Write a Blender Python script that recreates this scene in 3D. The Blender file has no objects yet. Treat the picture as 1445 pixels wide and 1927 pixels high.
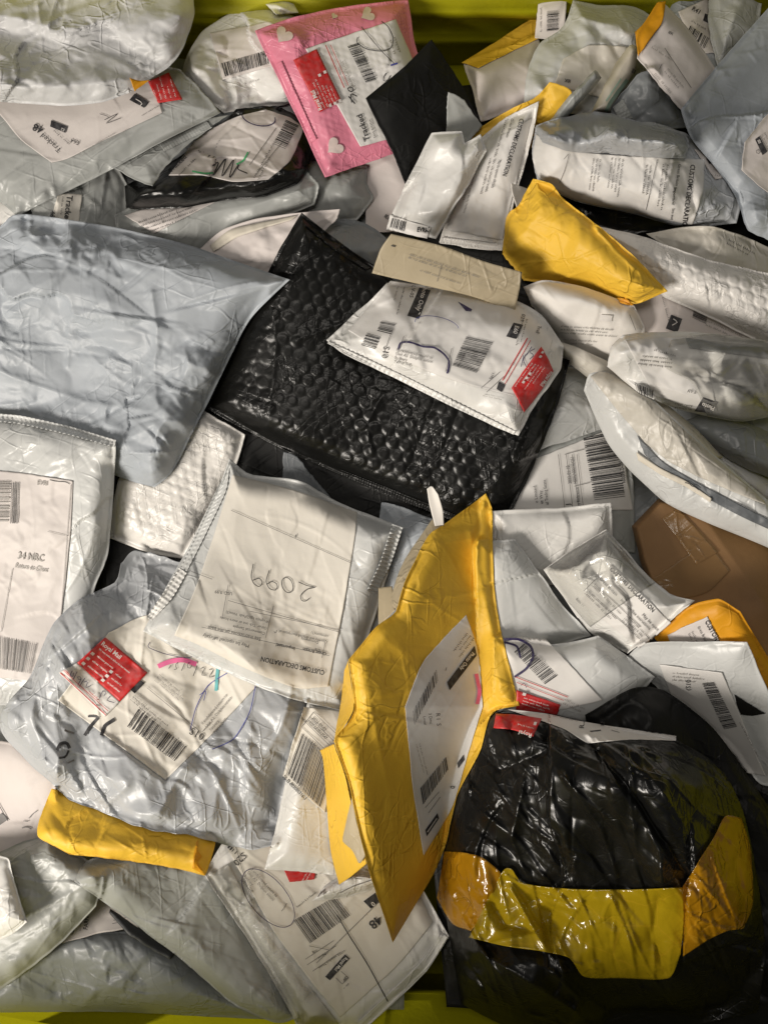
import bpy, math, random
import numpy as np
from mathutils import Vector

# ------------------------------------------------------------------ camera, light, exposure
CX, CY, F, CZ = 722.5, 963.5, 2280.0, 1.25      # photograph centre, focal length in photograph pixels, camera height
scn = bpy.context.scene
cam = bpy.data.cameras.new('camera'); cam.sensor_fit = 'VERTICAL'
cam.angle_y = 2*math.atan(963.5/F); cam.clip_end = 50; cam.clip_start = 0.01
camo = bpy.data.objects.new('camera', cam); scn.collection.objects.link(camo)
camo.location = (0, 0, CZ); scn.camera = camo

world = bpy.data.worlds.new('World'); scn.world = world; world.use_nodes = True
wb = world.node_tree.nodes['Background']; wb.inputs[0].default_value = (1.0, 0.985, 0.96, 1); wb.inputs[1].default_value = 0.075

def area(name, loc, target, size, power, col):
    l = bpy.data.lights.new(name, 'AREA'); l.shape = 'RECTANGLE'; l.size, l.size_y = size; l.energy = power; l.color = col
    o = bpy.data.objects.new(name, l); scn.collection.objects.link(o); o.location = loc
    o.rotation_euler = (Vector(target)-Vector(loc)).to_track_quat('-Z', 'Y').to_euler()
    return o
area('warehouse_lamp', (-1.33, -0.92, 1.42), (0.0, 0.05, 0.3), (0.75, 0.5), 44, (1.0, 0.925, 0.83))
area('overhead_fill', (-0.3, 0.5, 2.6), (0, 0, 0.3), (1.2, 0.6), 11, (1.0, 0.93, 0.84))  # soft fill from above, added to lift the shadows

vs = scn.view_settings
vs.view_transform = 'Standard'; vs.look = 'None'; vs.exposure = 0.08; vs.gamma = 1.0; vs.use_curve_mapping = False
scn.cycles.max_bounces = 6; scn.cycles.transparent_max_bounces = 16; scn.cycles.use_denoising = True
scn.cycles.caustics_reflective = False; scn.cycles.caustics_refractive = False
coll = scn.collection

# ------------------------------------------------------------------ materials
MATS = {}
def material(name, col, rough=0.45, var=0.12, vscale=14, bump=0.25, bscale=90, spec=0.5, coat=0.0, dirt=0.0,
             dirtcol=(0.09,0.07,0.055), alpha=1.0, dist=0.0012, ridged=True, trans=0.0, fine=0.0, tint=None, sheen=0.0, stretch=None, rvar=0.12, lines=None):
    m = bpy.data.materials.new(name); m.use_nodes = True; nt = m.node_tree; N = nt.nodes; L = nt.links
    b = N['Principled BSDF']
    tc = N.new('ShaderNodeTexCoord'); oi = N.new('ShaderNodeObjectInfo')
    mul = N.new('ShaderNodeMath'); mul.operation = 'MULTIPLY'; mul.inputs[1].default_value = 7.3; L.new(oi.outputs['Random'], mul.inputs[0])
    add = N.new('ShaderNodeVectorMath'); add.operation = 'ADD'; L.new(tc.outputs['Object'], add.inputs[0]); L.new(mul.outputs[0], add.inputs[1])
    V = add.outputs[0]
    if stretch:
        mp = N.new('ShaderNodeMapping'); mp.inputs['Scale'].default_value = stretch; L.new(V, mp.inputs['Vector']); V2 = mp.outputs[0]
    else: V2 = V
    n1 = N.new('ShaderNodeTexNoise'); n1.inputs['Scale'].default_value = vscale; n1.inputs['Detail'].default_value = 6; L.new(V, n1.inputs['Vector'])
    rp = N.new('ShaderNodeValToRGB'); L.new(n1.outputs['Fac'], rp.inputs['Fac'])
    t = tint or tuple(min(1, c*(1+var)) for c in col)
    rp.color_ramp.elements[0].position = 0.3; rp.color_ramp.elements[0].color = tuple(c*(1-var) for c in col)+(1,)
    rp.color_ramp.elements[1].position = 0.72; rp.color_ramp.elements[1].color = tuple(t)+(1,)
    colout = rp.outputs['Color']
    if dirt > 0:
        n2 = N.new('ShaderNodeTexNoise'); n2.inputs['Scale'].default_value = 22; n2.inputs['Detail'].default_value = 9; n2.inputs['Roughness'].default_value = 0.72; L.new(V2, n2.inputs['Vector'])
        r2 = N.new('ShaderNodeValToRGB'); r2.color_ramp.elements[0].position = 0.56; r2.color_ramp.elements[0].color = (0,0,0,1)
        r2.color_ramp.elements[1].position = 0.78; r2.color_ramp.elements[1].color = (dirt,dirt,dirt,1); L.new(n2.outputs['Fac'], r2.inputs['Fac'])
        mx = N.new('ShaderNodeMix'); mx.data_type = 'RGBA'; L.new(r2.outputs['Color'], mx.inputs[0]); L.new(colout, mx.inputs[6]); mx.inputs[7].default_value = dirtcol+(1,)
        colout = mx.outputs[2]
    if lines is not None:
        vv = N.new('ShaderNodeTexVoronoi'); vv.feature = 'DISTANCE_TO_EDGE'; vv.inputs['Scale'].default_value = 26
        wn = N.new('ShaderNodeVectorMath'); wn.operation = 'MULTIPLY_ADD'; wn.inputs[1].default_value = (0.02,)*3; L.new(n1.outputs['Color'], wn.inputs[0]); L.new(V, wn.inputs[2]); L.new(wn.outputs[0], vv.inputs['Vector'])
        ml = N.new('ShaderNodeMapRange'); ml.inputs[1].default_value = 0.0; ml.inputs[2].default_value = 0.022; ml.inputs[3].default_value = 0.35; ml.inputs[4].default_value = 0.0; L.new(vv.outputs['Distance'], ml.inputs[0])
        xl = N.new('ShaderNodeMix'); xl.data_type = 'RGBA'; L.new(ml.outputs[0], xl.inputs[0]); L.new(colout, xl.inputs[6]); xl.inputs[7].default_value = tuple(lines)+(1,); colout = xl.outputs[2]
    L.new(colout, b.inputs['Base Color'])
    mr = N.new('ShaderNodeMapRange'); mr.inputs[3].default_value = max(0.05, rough-rvar); mr.inputs[4].default_value = min(1, rough+rvar); L.new(n1.outputs['Fac'], mr.inputs[0]); L.new(mr.outputs[0], b.inputs['Roughness'])
    b.inputs['Specular IOR Level'].default_value = spec; b.inputs['Coat Weight'].default_value = coat; b.inputs['Coat Roughness'].default_value = 0.12
    if sheen: b.inputs['Sheen Weight'].default_value = sheen
    if bump > 0:
        n3 = N.new('ShaderNodeTexNoise'); n3.inputs['Scale'].default_value = bscale; n3.inputs['Detail'].default_value = 4; L.new(V2, n3.inputs['Vector'])
        hout = n3.outputs['Fac']
        if ridged:                                             # network of thin sharp folds, warped, fading in and out
            wv = N.new('ShaderNodeVectorMath'); wv.operation = 'MULTIPLY_ADD'; wv.inputs[1].default_value = (0.003,)*3; L.new(n3.outputs['Color'], wv.inputs[0]); L.new(V2, wv.inputs[2])
            prev = None
            for ia, (an_, st_) in enumerate(((0.35, 11.0), (1.5, 9.0), (2.5, 10.0))):
                mq = N.new('ShaderNodeMapping'); mq.inputs['Rotation'].default_value = (0, 0, an_); L.new(wv.outputs[0], mq.inputs['Vector'])
                mq2 = N.new('ShaderNodeMapping'); mq2.inputs['Scale'].default_value = (1/st_, 1.0, 1.0); mq2.inputs['Location'].default_value = (ia*3.1, 0, 0); L.new(mq.outputs[0], mq2.inputs['Vector'])
                ns = N.new('ShaderNodeTexNoise'); ns.inputs['Scale'].default_value = bscale*1.1; ns.inputs['Detail'].default_value = 1.0; L.new(mq2.outputs[0], ns.inputs['Vector'])
                sb = N.new('ShaderNodeMath'); sb.operation = 'SUBTRACT'; sb.inputs[1].default_value = 0.5; L.new(ns.outputs['Fac'], sb.inputs[0])
                ab = N.new('ShaderNodeMath'); ab.operation = 'ABSOLUTE'; L.new(sb.outputs[0], ab.inputs[0])
                m1 = N.new('ShaderNodeMapRange'); m1.interpolation_type = 'SMOOTHSTEP'; m1.inputs[1].default_value = 0.0; m1.inputs[2].default_value = 0.05; m1.inputs[3].default_value = 1.0; m1.inputs[4].default_value = 0.0; L.new(ab.outputs[0], m1.inputs[0])
                if prev is None: prev = m1
                else:
                    ad = N.new('ShaderNodeMath'); ad.operation = 'ADD' if ia == 1 else 'SUBTRACT'; L.new(prev.outputs[0], ad.inputs[0]); L.new(m1.outputs[0], ad.inputs[1]); prev = ad
            m1 = prev
            nm = N.new('ShaderNodeTexNoise'); nm.inputs['Scale'].default_value = bscale*0.35; L.new(V, nm.inputs['Vector'])
            m2 = N.new('ShaderNodeMapRange'); m2.inputs[1].default_value = 0.42; m2.inputs[2].default_value = 0.7; L.new(nm.outputs['Fac'], m2.inputs[0])
            mm = N.new('ShaderNodeMath'); mm.operation = 'MULTIPLY'; L.new(m1.outputs[0], mm.inputs[0]); L.new(m2.outputs[0], mm.inputs[1])
            ma = N.new('ShaderNodeMath'); ma.operation = 'MULTIPLY_ADD'; ma.inputs[1].default_value = 1.0; L.new(mm.outputs[0], ma.inputs[0]); L.new(n3.outputs['Fac'], ma.inputs[2]); hout = ma.outputs[0]
        bp = N.new('ShaderNodeBump'); bp.inputs['Strength'].default_value = min(1.0, bump*2.0); bp.inputs['Distance'].default_value = dist; L.new(hout, bp.inputs['Height'])
        last = bp
        if fine > 0:
            n4 = N.new('ShaderNodeTexNoise'); n4.inputs['Scale'].default_value = 900; n4.inputs['Detail'].default_value = 3; L.new(V, n4.inputs['Vector'])
            bp2 = N.new('ShaderNodeBump'); bp2.inputs['Strength'].default_value = fine; bp2.inputs['Distance'].default_value = 0.0004; L.new(n4.outputs['Fac'], bp2.inputs['Height']); L.new(bp.outputs[0], bp2.inputs['Normal']); last = bp2
        L.new(last.outputs[0], b.inputs['Normal'])
    if trans > 0 or alpha < 1:
        b.inputs['Alpha'].default_value = alpha
    MATS[name] = m
    return m

material('poly_bluegrey', (0.375, 0.405, 0.44), 0.48, 0.06, 12, 0.22, 55, spec=0.4)
material('poly_grey', (0.355, 0.365, 0.352), 0.38, 0.07, 12, 0.20, 60, dirt=0.15)
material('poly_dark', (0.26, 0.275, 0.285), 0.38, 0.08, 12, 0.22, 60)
material('poly_light', (0.565, 0.572, 0.562), 0.36, 0.06, 12, 0.20, 60, dirt=0.12)
material('poly_silver', (0.56, 0.56, 0.56), 0.46, 0.08, 20, 0.35, 60, spec=0.4, dist=0.0015)
material('poly_crumple', (0.41, 0.425, 0.445), 0.36, 0.08, 14, 0.28, 60, spec=0.55, dist=0.0014)
material('poly_white', (0.7, 0.69, 0.665), 0.36, 0.05, 14, 0.25, 70, dirt=0.1)
material('poly_dirty', (0.55,0.52,0.46), 0.42, 0.12, 14, 0.3, 70, dirt=0.85, dirtcol=(0.12,0.10,0.075), stretch=(1.0,0.45,1))
material('bubble_white', (0.72, 0.695, 0.66), 0.36, 0.05, 16, 0.25, 120, dirt=0.2)
material('paper_white', (0.72, 0.69, 0.65), 0.68, 0.05, 14, 0.12, 80, ridged=False, fine=0.15, dirt=0.12, spec=0.3)
material('paper_pink', (0.64, 0.585, 0.56), 0.68, 0.05, 10, 0.12, 80, ridged=False, fine=0.15, dirt=0.2, spec=0.3)
material('paper_cream', (0.64, 0.59, 0.5), 0.66, 0.05, 10, 0.12, 80, ridged=False, fine=0.15, dirt=0.2, spec=0.3)
material('paper_tan', (0.40,0.335,0.225), 0.5, 0.1, 14, 0.2, 60, dirt=0.35, dirtcol=(0.2,0.16,0.09), spec=0.4)
material('label_white', (0.7, 0.68, 0.655), 0.55, 0.03, 12, 0.08, 90, ridged=False, fine=0.1, spec=0.35)
material('label_pink', (0.63, 0.585, 0.56), 0.55, 0.05, 12, 0.08, 90, ridged=False, fine=0.1, spec=0.35, dirt=0.1)
material('label_cream', (0.68, 0.645, 0.58), 0.55, 0.04, 12, 0.08, 90, ridged=False, fine=0.1, spec=0.35)
material('kraft_yellow', (0.78,0.48,0.045), 0.52, 0.07, 16, 0.30, 50, ridged=True, fine=0.25, spec=0.35, dirt=0.25, dirtcol=(0.45,0.24,0.015), dist=0.0014)
material('kraft_orange', (0.66,0.30,0.012), 0.5, 0.08, 16, 0.25, 50, fine=0.2, spec=0.35, dirt=0.2, dirtcol=(0.4,0.17,0.01))
material('black_gloss', (0.005,0.005,0.0046), 0.31, 0.2, 20, 0.16, 70, spec=0.45, dist=0.0012)
material('black_bubble', (0.007,0.007,0.0065), 0.32, 0.2, 20, 0.12, 110, spec=0.32, rvar=0.08)
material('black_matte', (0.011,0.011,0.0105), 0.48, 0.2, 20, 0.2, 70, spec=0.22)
material('pink_bubble', (0.70,0.22,0.31), 0.42, 0.07, 14, 0.2, 110, dirt=0.12, dirtcol=(0.35,0.12,0.14))
material('cardboard', (0.27, 0.152, 0.066), 0.62, 0.12, 20, 0.15, 60, ridged=False, fine=0.3, spec=0.3, dirt=0.3, dirtcol=(0.09,0.045,0.015))
material('tape_clear', (0.30,0.175,0.075), 0.16, 0.08, 30, 0.3, 60, spec=0.6, alpha=0.75)
material('tape_yellow', (0.38, 0.265, 0.008), 0.17, 0.14, 12, 0.16, 40, spec=0.6, coat=0.3, dist=0.002, lines=(0.55,0.33,0.02), alpha=0.80)
material('tape_orange', (0.42, 0.2, 0.007), 0.18, 0.3, 16, 0.3, 45, spec=0.6, coat=0.35, dist=0.002, lines=(0.6,0.33,0.03), alpha=0.84)
material('container_plastic', (0.36, 0.34, 0.005), 0.42, 0.06, 6, 0.12, 200, ridged=False, spec=0.4, dirt=0.2, dirtcol=(0.22,0.19,0.005))
material('inner_dark', (0.06,0.062,0.065), 0.5, 0.1, 20, 0.1, 80)
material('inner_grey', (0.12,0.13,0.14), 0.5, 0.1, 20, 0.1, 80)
def ink(name, col, rough=0.55):
    m = bpy.data.materials.new(name); m.use_nodes = True; nt = m.node_tree; b = nt.nodes['Principled BSDF']
    n = nt.nodes.new('ShaderNodeTexNoise'); n.inputs['Scale'].default_value = 260; n.inputs['Detail'].default_value = 3
    tc = nt.nodes.new('ShaderNodeTexCoord'); nt.links.new(tc.outputs['Object'], n.inputs['Vector'])
    r = nt.nodes.new('ShaderNodeValToRGB'); nt.links.new(n.outputs['Fac'], r.inputs['Fac'])
    r.color_ramp.elements[0].position = .35; r.color_ramp.elements[0].color = tuple(col)+(1,)
    r.color_ramp.elements[1].position = .8; r.color_ramp.elements[1].color = tuple(c*0.75+0.08 for c in col)+(1,)
    nt.links.new(r.outputs['Color'], b.inputs['Base Color']); b.inputs['Roughness'].default_value = rough; b.inputs['Specular IOR Level'].default_value = 0.35
    MATS[name] = m
ink('ink_black', (0.018,0.017,0.02)); ink('ink_grey', (0.16,0.15,0.145)); ink('ink_faint', (0.34,0.32,0.30)); ink('ink_red', (0.56,0.018,0.018), 0.4)
ink('ink_white', (0.72,0.69,0.66)); ink('pen_purple', (0.03,0.02,0.09)); ink('pen_green', (0.06,0.42,0.16)); ink('pen_teal', (0.10,0.42,0.44))
ink('pen_pink', (0.80,0.14,0.34)); ink('pen_blue', (0.03,0.04,0.30)); ink('ink_heart', (0.68,0.56,0.52)); ink('ink_green', (0.36,0.50,0.40))

def film_material():
    m = bpy.data.materials.new('clear_film'); m.use_nodes = True; nt = m.node_tree; N = nt.nodes; L = nt.links; N.remove(N['Principled BSDF'])
    tr = N.new('ShaderNodeBsdfTransparent'); tr.inputs[0].default_value = (0.95,0.95,0.93,1)
    gl = N.new('ShaderNodeBsdfGlossy'); gl.inputs['Roughness'].default_value = 0.14; gl.inputs[0].default_value = (1,1,1,1)
    df = N.new('ShaderNodeBsdfDiffuse'); df.inputs[0].default_value = (0.8,0.79,0.77,1)
    fr = N.new('ShaderNodeFresnel'); fr.inputs[0].default_value = 1.4
    m1 = N.new('ShaderNodeMixShader'); m1.inputs[0].default_value = 0.16; L.new(tr.outputs[0], m1.inputs[1]); L.new(df.outputs[0], m1.inputs[2])
    m2 = N.new('ShaderNodeMixShader'); L.new(fr.outputs[0], m2.inputs[0]); L.new(m1.outputs[0], m2.inputs[1]); L.new(gl.outputs[0], m2.inputs[2])
    tc = N.new('ShaderNodeTexCoord'); n = N.new('ShaderNodeTexNoise'); n.noise_type = 'RIDGED_MULTIFRACTAL'; n.inputs['Scale'].default_value = 60; n.inputs['Detail'].default_value = 3
    L.new(tc.outputs['Object'], n.inputs['Vector']); bp = N.new('ShaderNodeBump'); bp.inputs['Strength'].default_value = 0.35; bp.inputs['Distance'].default_value = 0.0015
    L.new(n.outputs['Fac'], bp.inputs['Height']); L.new(bp.outputs[0], gl.inputs['Normal']); L.new(bp.outputs[0], fr.inputs['Normal'])
    L.new(m2.outputs[0], N['Material Output'].inputs[0]); MATS['clear_film'] = m
film_material()

# ------------------------------------------------------------------ numeric helpers
RES = 2.0; GX0, GY0 = -240.0, -240.0; GW, GH = 963, 1205
FLOOR = 0.185
HM = np.full((GH, GW), FLOOR, dtype=np.float64)           # height of the pile so far, for each line of sight

def unproj(px, py, z):
    k = (CZ - z)/F
    return (px-CX)*k, -(py-CY)*k, z

def bil(A, px, py, x0, y0):
    fx = np.clip((px-x0)/RES, 0, A.shape[1]-1.001); fy = np.clip((py-y0)/RES, 0, A.shape[0]-1.001)
    ix = fx.astype(int); iy = fy.astype(int); fx = fx-ix; fy = fy-iy
    return (A[iy,ix]*(1-fx)+A[iy,ix+1]*fx)*(1-fy)+(A[iy+1,ix]*(1-fx)+A[iy+1,ix+1]*fx)*fy

def box(A, r):
    if r < 1: return A
    for ax in (0, 1):
        P = np.concatenate([np.zeros_like(np.take(A, [0], ax)), np.cumsum(A, ax)], ax)
        n = A.shape[ax]; i = np.arange(n); hi = np.minimum(n, i+r+1); lo = np.maximum(0, i-r)
        A = (np.take(P, hi, ax)-np.take(P, lo, ax))
    return A

def gnoise(shape, lam, seed, ani=None):
    """smooth band-limited noise, wavelength lam photograph pixels; ani = (angle, stretch)"""
    rg = np.random.default_rng(seed); n = rg.standard_normal(shape)
    fy = np.fft.fftfreq(shape[0])[:,None]; fx = np.fft.rfftfreq(shape[1])[None,:]
    if ani:
        c, s = math.cos(ani[0]), math.sin(ani[0]); a = (fx*c+fy*s)*ani[1]; b = -fx*s+fy*c
        f = np.sqrt(a*a+b*b)
    else: f = np.sqrt(fx*fx+fy*fy)
    f0 = RES/lam
    o = np.fft.irfft2(np.fft.rfft2(n)*np.exp(-((f/f0)**2)*1.2)*(f/f0), s=shape)
    return o/(o.std()+1e-9)

def ridge(shape, lam, seed, ani=None):
    n = gnoise(shape, lam, seed, ani)
    return np.clip(1-np.abs(n)*1.4, 0, 1)**1.4

def creases(shape, count, seed, ang=None, spread=1.6, L=(50,230), w=(2.5,7), a=(0.25,1.0)):
    rg = np.random.default_rng(seed+991); Z = np.zeros(shape); h, wd = shape
    for i in range(count):
        cx, cy = rg.uniform(0, wd), rg.uniform(0, h)
        th = rg.uniform(0, math.pi) if ang is None else ang + rg.normal(0, spread)
        ln = rg.uniform(*L)/RES; ww = rg.uniform(*w)/RES; am = rg.uniform(*a)*(ln*RES/150)**0.5; k = rg.normal(0, 0.25)/ln
        kind = rg.integers(0, 4); hl = ln/2+2
        x0, x1 = int(max(0, cx-hl)), int(min(wd, cx+hl)); y0, y1 = int(max(0, cy-hl)), int(min(h, cy+hl))
        if x1-x0 < 3 or y1-y0 < 3: continue
        dx = np.arange(x0, x1)[None,:]-cx; dy = np.arange(y0, y1)[:,None]-cy; c, s = math.cos(th), math.sin(th)
        S = dx*c+dy*s; D = -dx*s+dy*c-k*S*S
        W = np.clip(1-(S/(ln/2))**2, 0, 1)
        if kind < 2: z = np.exp(-(np.abs(D)/ww)**1.15)
        elif kind == 2: z = -0.7*np.exp(-(np.abs(D)/ww)**1.15)
        else: z = np.tanh(D/ww)*np.exp(-np.abs(D)/(5*ww))
        Z[y0:y1, x0:x1] += am*W*z
    return Z

def facet(shape, s, seed, ani=None, slope=0.15, up=True):
    """crumple of flat facets meeting in sharp folds (mm): lower (or upper) envelope of tilted shallow bowls on a jittered lattice of pitch s pixels"""
    rg = np.random.default_rng(seed+77); h, w = shape
    wx = gnoise(shape, s*1.6, seed+5)*s*0.16; wy = gnoise(shape, s*1.6, seed+6)*s*0.16
    X = np.arange(w)[None,:]*RES+wx; Y = np.arange(h)[:,None]*RES+wy
    if ani: c, sn = math.cos(ani[0]), math.sin(ani[0]); X, Y = (X*c+Y*sn)*ani[1], (-X*sn+Y*c)
    u, v = X/s, Y/s; i0 = np.floor(u).astype(int); j0 = np.floor(v).astype(int)
    i0 -= i0.min()-2; j0 -= j0.min()-2; u = u-np.floor(u.min())+2; v = v-np.floor(v.min())+2
    i0 = np.floor(u).astype(int); j0 = np.floor(v).astype(int)
    NI, NJ = i0.max()+4, j0.max()+4
    pu = rg.uniform(0.05, 0.95, (NJ, NI)); pv = rg.uniform(0.05, 0.95, (NJ, NI)); gu = rg.normal(0, 1, (NJ, NI)); gv = rg.normal(0, 1, (NJ, NI)); hh = rg.normal(0, 0.16, (NJ, NI)); tt = rg.uniform(0, 3.14, (NJ, NI)); CT, ST, AS = np.cos(tt), np.sin(tt), rg.uniform(0.55, 1.0, (NJ, NI))
    best = np.full(shape, 1e9)
    i0 = i0-(u-i0 < 0.5); j0 = j0-(v-j0 < 0.5)
    for dj in (-1, 0, 1, 2):
        for di in (-1, 0, 1, 2):
            I, J = np.clip(i0+di, 0, NI-1), np.clip(j0+dj, 0, NJ-1)
            a = u-(i0+di)-pu[J,I]; b = v-(j0+dj)-pv[J,I]
            ct, st = CT[J,I], ST[J,I]; p = np.abs(a*ct+b*st)*AS[J,I]; q = np.abs(b*ct-a*st)
            best = np.minimum(best, 0.75*np.maximum(p, q)+0.25*np.hypot(a, b)+0.30*(a*gu[J,I]+b*gv[J,I])+hh[J,I])
    best = box(best-np.median(best), 1)/9.0 if s < 26 else best-np.median(best)
    return (best if up else -best)*slope*s*0.42

def wrinkle(shape, kind, seed, ang=None, amp=1.0):
    """height of folds in millimetres on the raster"""
    A = shape[0]*shape[1]*RES*RES/1e4
    an = (ang, 0.38) if ang is not None else None; an2 = (ang+0.5, 0.6) if ang is not None else None
    busy = np.clip(0.75+0.5*gnoise(shape, 330, seed+60), 0.3, 1.6); busy2 = np.clip(0.45+0.6*gnoise(shape, 230, seed+61), 0.08, 1.5)
    if kind == 'poly':
        z = 0.45*gnoise(shape, 330, seed)+0.85*facet(shape, 200, seed+1, an, 0.05)+busy*facet(shape, 95, seed+2, an2, 0.055)-busy*facet(shape, 55, seed+3, an, 0.065)
        z += busy2*facet(shape, 30, seed+4, None, 0.07)+0.8*busy2*facet(shape, 17, seed+9, None, 0.05)
        z += creases(shape, int(1.6*A)+4, seed, ang, 0.5, a=(0.12,0.45), w=(1.2,2.6), L=(60,260))+creases(shape, int(5*A)+4, seed+7, ang, 1.0, (20,110), (0.9,1.7), (0.06,0.2))
    elif kind == 'flat':
        z = 0.7*gnoise(shape, 340, seed)+0.8*facet(shape, 230, seed+1, None, 0.022)+0.7*busy2*facet(shape, 80, seed+2, None, 0.03)+0.5*busy2*facet(shape, 30, seed+3, None, 0.03)+creases(shape, int(1.6*A)+3, seed, ang, 0.5, a=(0.06,0.25), w=(1.1,2.4))
    elif kind == 'crinkle':
        z = 0.4*gnoise(shape, 260, seed)+facet(shape, 150, seed+1, an, 0.08)-0.8*facet(shape, 95, seed+2, an2, 0.085)+busy*facet(shape, 52, seed+3, an, 0.13)-busy*facet(shape, 34, seed+4, an2, 0.12)
        z += busy2*facet(shape, 19, seed+5, None, 0.10)+creases(shape, int(4*A)+4, seed, ang, 0.6, (40,200), (1.2,2.8), (0.12,0.6))
    elif kind == 'sack':
        z = 0.5*gnoise(shape, 260, seed)+facet(shape, 210, seed+1, an, 0.11)-facet(shape, 120, seed+2, an2, 0.11)+busy*facet(shape, 66, seed+3, an, 0.10)-busy2*facet(shape, 34, seed+4, an2, 0.07)+0.6*busy2*facet(shape, 19, seed+5, None, 0.06)
        z += creases(shape, int(3*A)+4, seed, ang, 0.5, (60,240), (1.5,3.2), (0.2,0.8))
    elif kind == 'paper':
        z = 0.5*gnoise(shape, 340, seed)+facet(shape, 210, seed+1, None, 0.04)-0.8*busy*facet(shape, 110, seed+2, None, 0.035)+0.9*busy2*facet(shape, 45, seed+3, None, 0.05)+0.6*busy2*facet(shape, 22, seed+8, None, 0.04)
        z += creases(shape, int(2*A)+4, seed, ang, 0.7, (60,260), (1.1,2.2), (0.1,0.4))+creases(shape, int(5*A)+4, seed+5, None, 1, (25,110), (0.9,1.7), (0.05,0.2))
    elif kind == 'bag':
        z = 1.0*gnoise(shape, 300, seed)+facet(shape, 240, seed+1, an, 0.20)-facet(shape, 130, seed+2, an2, 0.18)+busy*facet(shape, 66, seed+3, an, 0.15)-busy2*facet(shape, 38, seed+4, an2, 0.11)
        z += 0.7*busy2*facet(shape, 20, seed+5, None, 0.06)+creases(shape, int(4*A)+4, seed, ang, 0.4, (80,300), (1.5,3.6), (0.3,1.1))
    elif kind == 'tape':
        z = facet(shape, 150, seed+1, an, 0.06)+facet(shape, 75, seed+2, None, 0.05)+busy*facet(shape, 26, seed+3, None, 0.045)+creases(shape, int(4*A)+4, seed, None, 1, (60,240), (1.0,2.0), (0.15,0.5))
    elif kind == 'box':
        z = 0.5*gnoise(shape, 240, seed)+creases(shape, int(0.8*A)+2, seed, None, 1, (30,90), (2,4), (0.1,0.4))
    else: z = np.zeros(shape)
    return z*amp*{'poly':2.5,'flat':2.0,'crinkle':2.5,'sack':2.4,'paper':2.2,'bag':2.2,'tape':2.2}.get(kind, 1.0)

def bubbles(X, Y, pitch, h, ang):
    """hexagonal array of flat-topped domes (mm)"""
    c, s = math.cos(ang), math.sin(ang); a = (X*c+Y*s)/pitch; b = (-X*s+Y*c)/(pitch*0.866)
    best = np.full(X.shape, 9.0); r0 = np.floor(b)
    for dr in (-1, 0, 1, 2):
        r = r0+dr; off = np.where((r.astype(int) % 2) == 0, 0.0, 0.5); cc = np.floor(a-off+0.5)+off
        d = np.sqrt((a-cc)**2+((b-r)*0.866)**2); best = np.minimum(best, d)
    t = np.clip((0.45-best)/0.13, 0, 1)
    return h*(t*t*(3-2*t))

def resample(pts, n, smooth=True):
    P = np.array([p[:2] for p in pts], float)
    if len(P) > 2 and smooth:
        E = np.vstack([2*P[0]-P[1], P, 2*P[-1]-P[-2]]); out = []
        for i in range(1, len(E)-2):
            t = np.linspace(0, 1, 14, endpoint=False)[:,None]; p0, p1, p2, p3 = E[i-1], E[i], E[i+1], E[i+2]
            m1 = (p2-p0)*0.36; m2 = (p3-p1)*0.36
            out.append((2*t**3-3*t**2+1)*p1+(t**3-2*t**2+t)*m1+(-2*t**3+3*t**2)*p2+(t**3-t**2)*m2)
        P = np.vstack(out+[P[-1:]])
    d = np.concatenate([[0], np.cumsum(np.hypot(*np.diff(P, axis=0).T))])
    s = np.linspace(0, d[-1], n)
    return np.stack([np.interp(s, d, P[:,0]), np.interp(s, d, P[:,1])], 1)

def sides(pts):
    idx = [i for i, p in enumerate(pts) if len(p) > 2]
    assert len(idx) == 4 and idx[0] == 0, pts
    idx.append(len(pts)); q = list(pts)+[pts[0]]
    return [q[idx[k]:idx[k+1]+1] for k in range(4)]

def coons(pts, step, jit=0.0, seed=0, smooth=True, nmin=3):
    sd = sides(pts)
    def ln(s): return sum(math.dist(s[i][:2], s[i+1][:2]) for i in range(len(s)-1))
    n = max(nmin, int(max(ln(sd[0]), ln(sd[2]))/step)+1); m = max(nmin, int(max(ln(sd[1]), ln(sd[3]))/step)+1)
    T = resample(sd[0], n, smooth); R = resample(sd[1], m, smooth); B = resample(sd[2], n, smooth)[::-1]; Lf = resample(sd[3], m, smooth)[::-1]
    if jit > 0:
        rg = np.random.default_rng(seed+5)
        for C in (T, R, B, Lf):
            k = len(C); x = np.linspace(0, 1, k)
            for f in (2, 5, 9, 17):
                C += (np.sin(x*math.pi)**0.5*np.sin(x*math.pi*f+rg.uniform(0, 6))*jit/f**0.6)[:,None]*rg.normal(0, 1, 2)[None,:]
    u = np.linspace(0, 1, n)[None,:,None]; v = np.linspace(0, 1, m)[:,None,None]
    S = (1-v)*T[None]+v*B[None]+(1-u)*Lf[:,None]+u*R[:,None]-((1-u)*(1-v)*T[0]+u*(1-v)*T[-1]+(1-u)*v*B[0]+u*v*B[-1])
    ring = np.vstack([S[0,:-1], S[:-1,-1], S[-1,:0:-1], S[:0:-1,0]])
    return S, ring

def sdist(poly, X, Y):
    """signed distance, positive inside"""
    P = poly[::max(1, len(poly)//140)]; Q = np.roll(P, -1, 0); best = np.full(X.shape, 1e9); ins = np.zeros(X.shape, bool)
    for (x1, y1), (x2, y2) in zip(P, Q):
        dx, dy = x2-x1, y2-y1; l2 = dx*dx+dy*dy+1e-9
        t = np.clip(((X-x1)*dx+(Y-y1)*dy)/l2, 0, 1)
        best = np.minimum(best, (X-x1-t*dx)**2+(Y-y1-t*dy)**2)
        c = ((y1 > Y) != (y2 > Y))
        with np.errstate(divide='ignore', invalid='ignore'):
            ins ^= c & (X < (x2-x1)*(Y-y1)/(y2-y1+1e-12)+x1)
    return np.where(ins, 1, -1)*np.sqrt(best)

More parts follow.
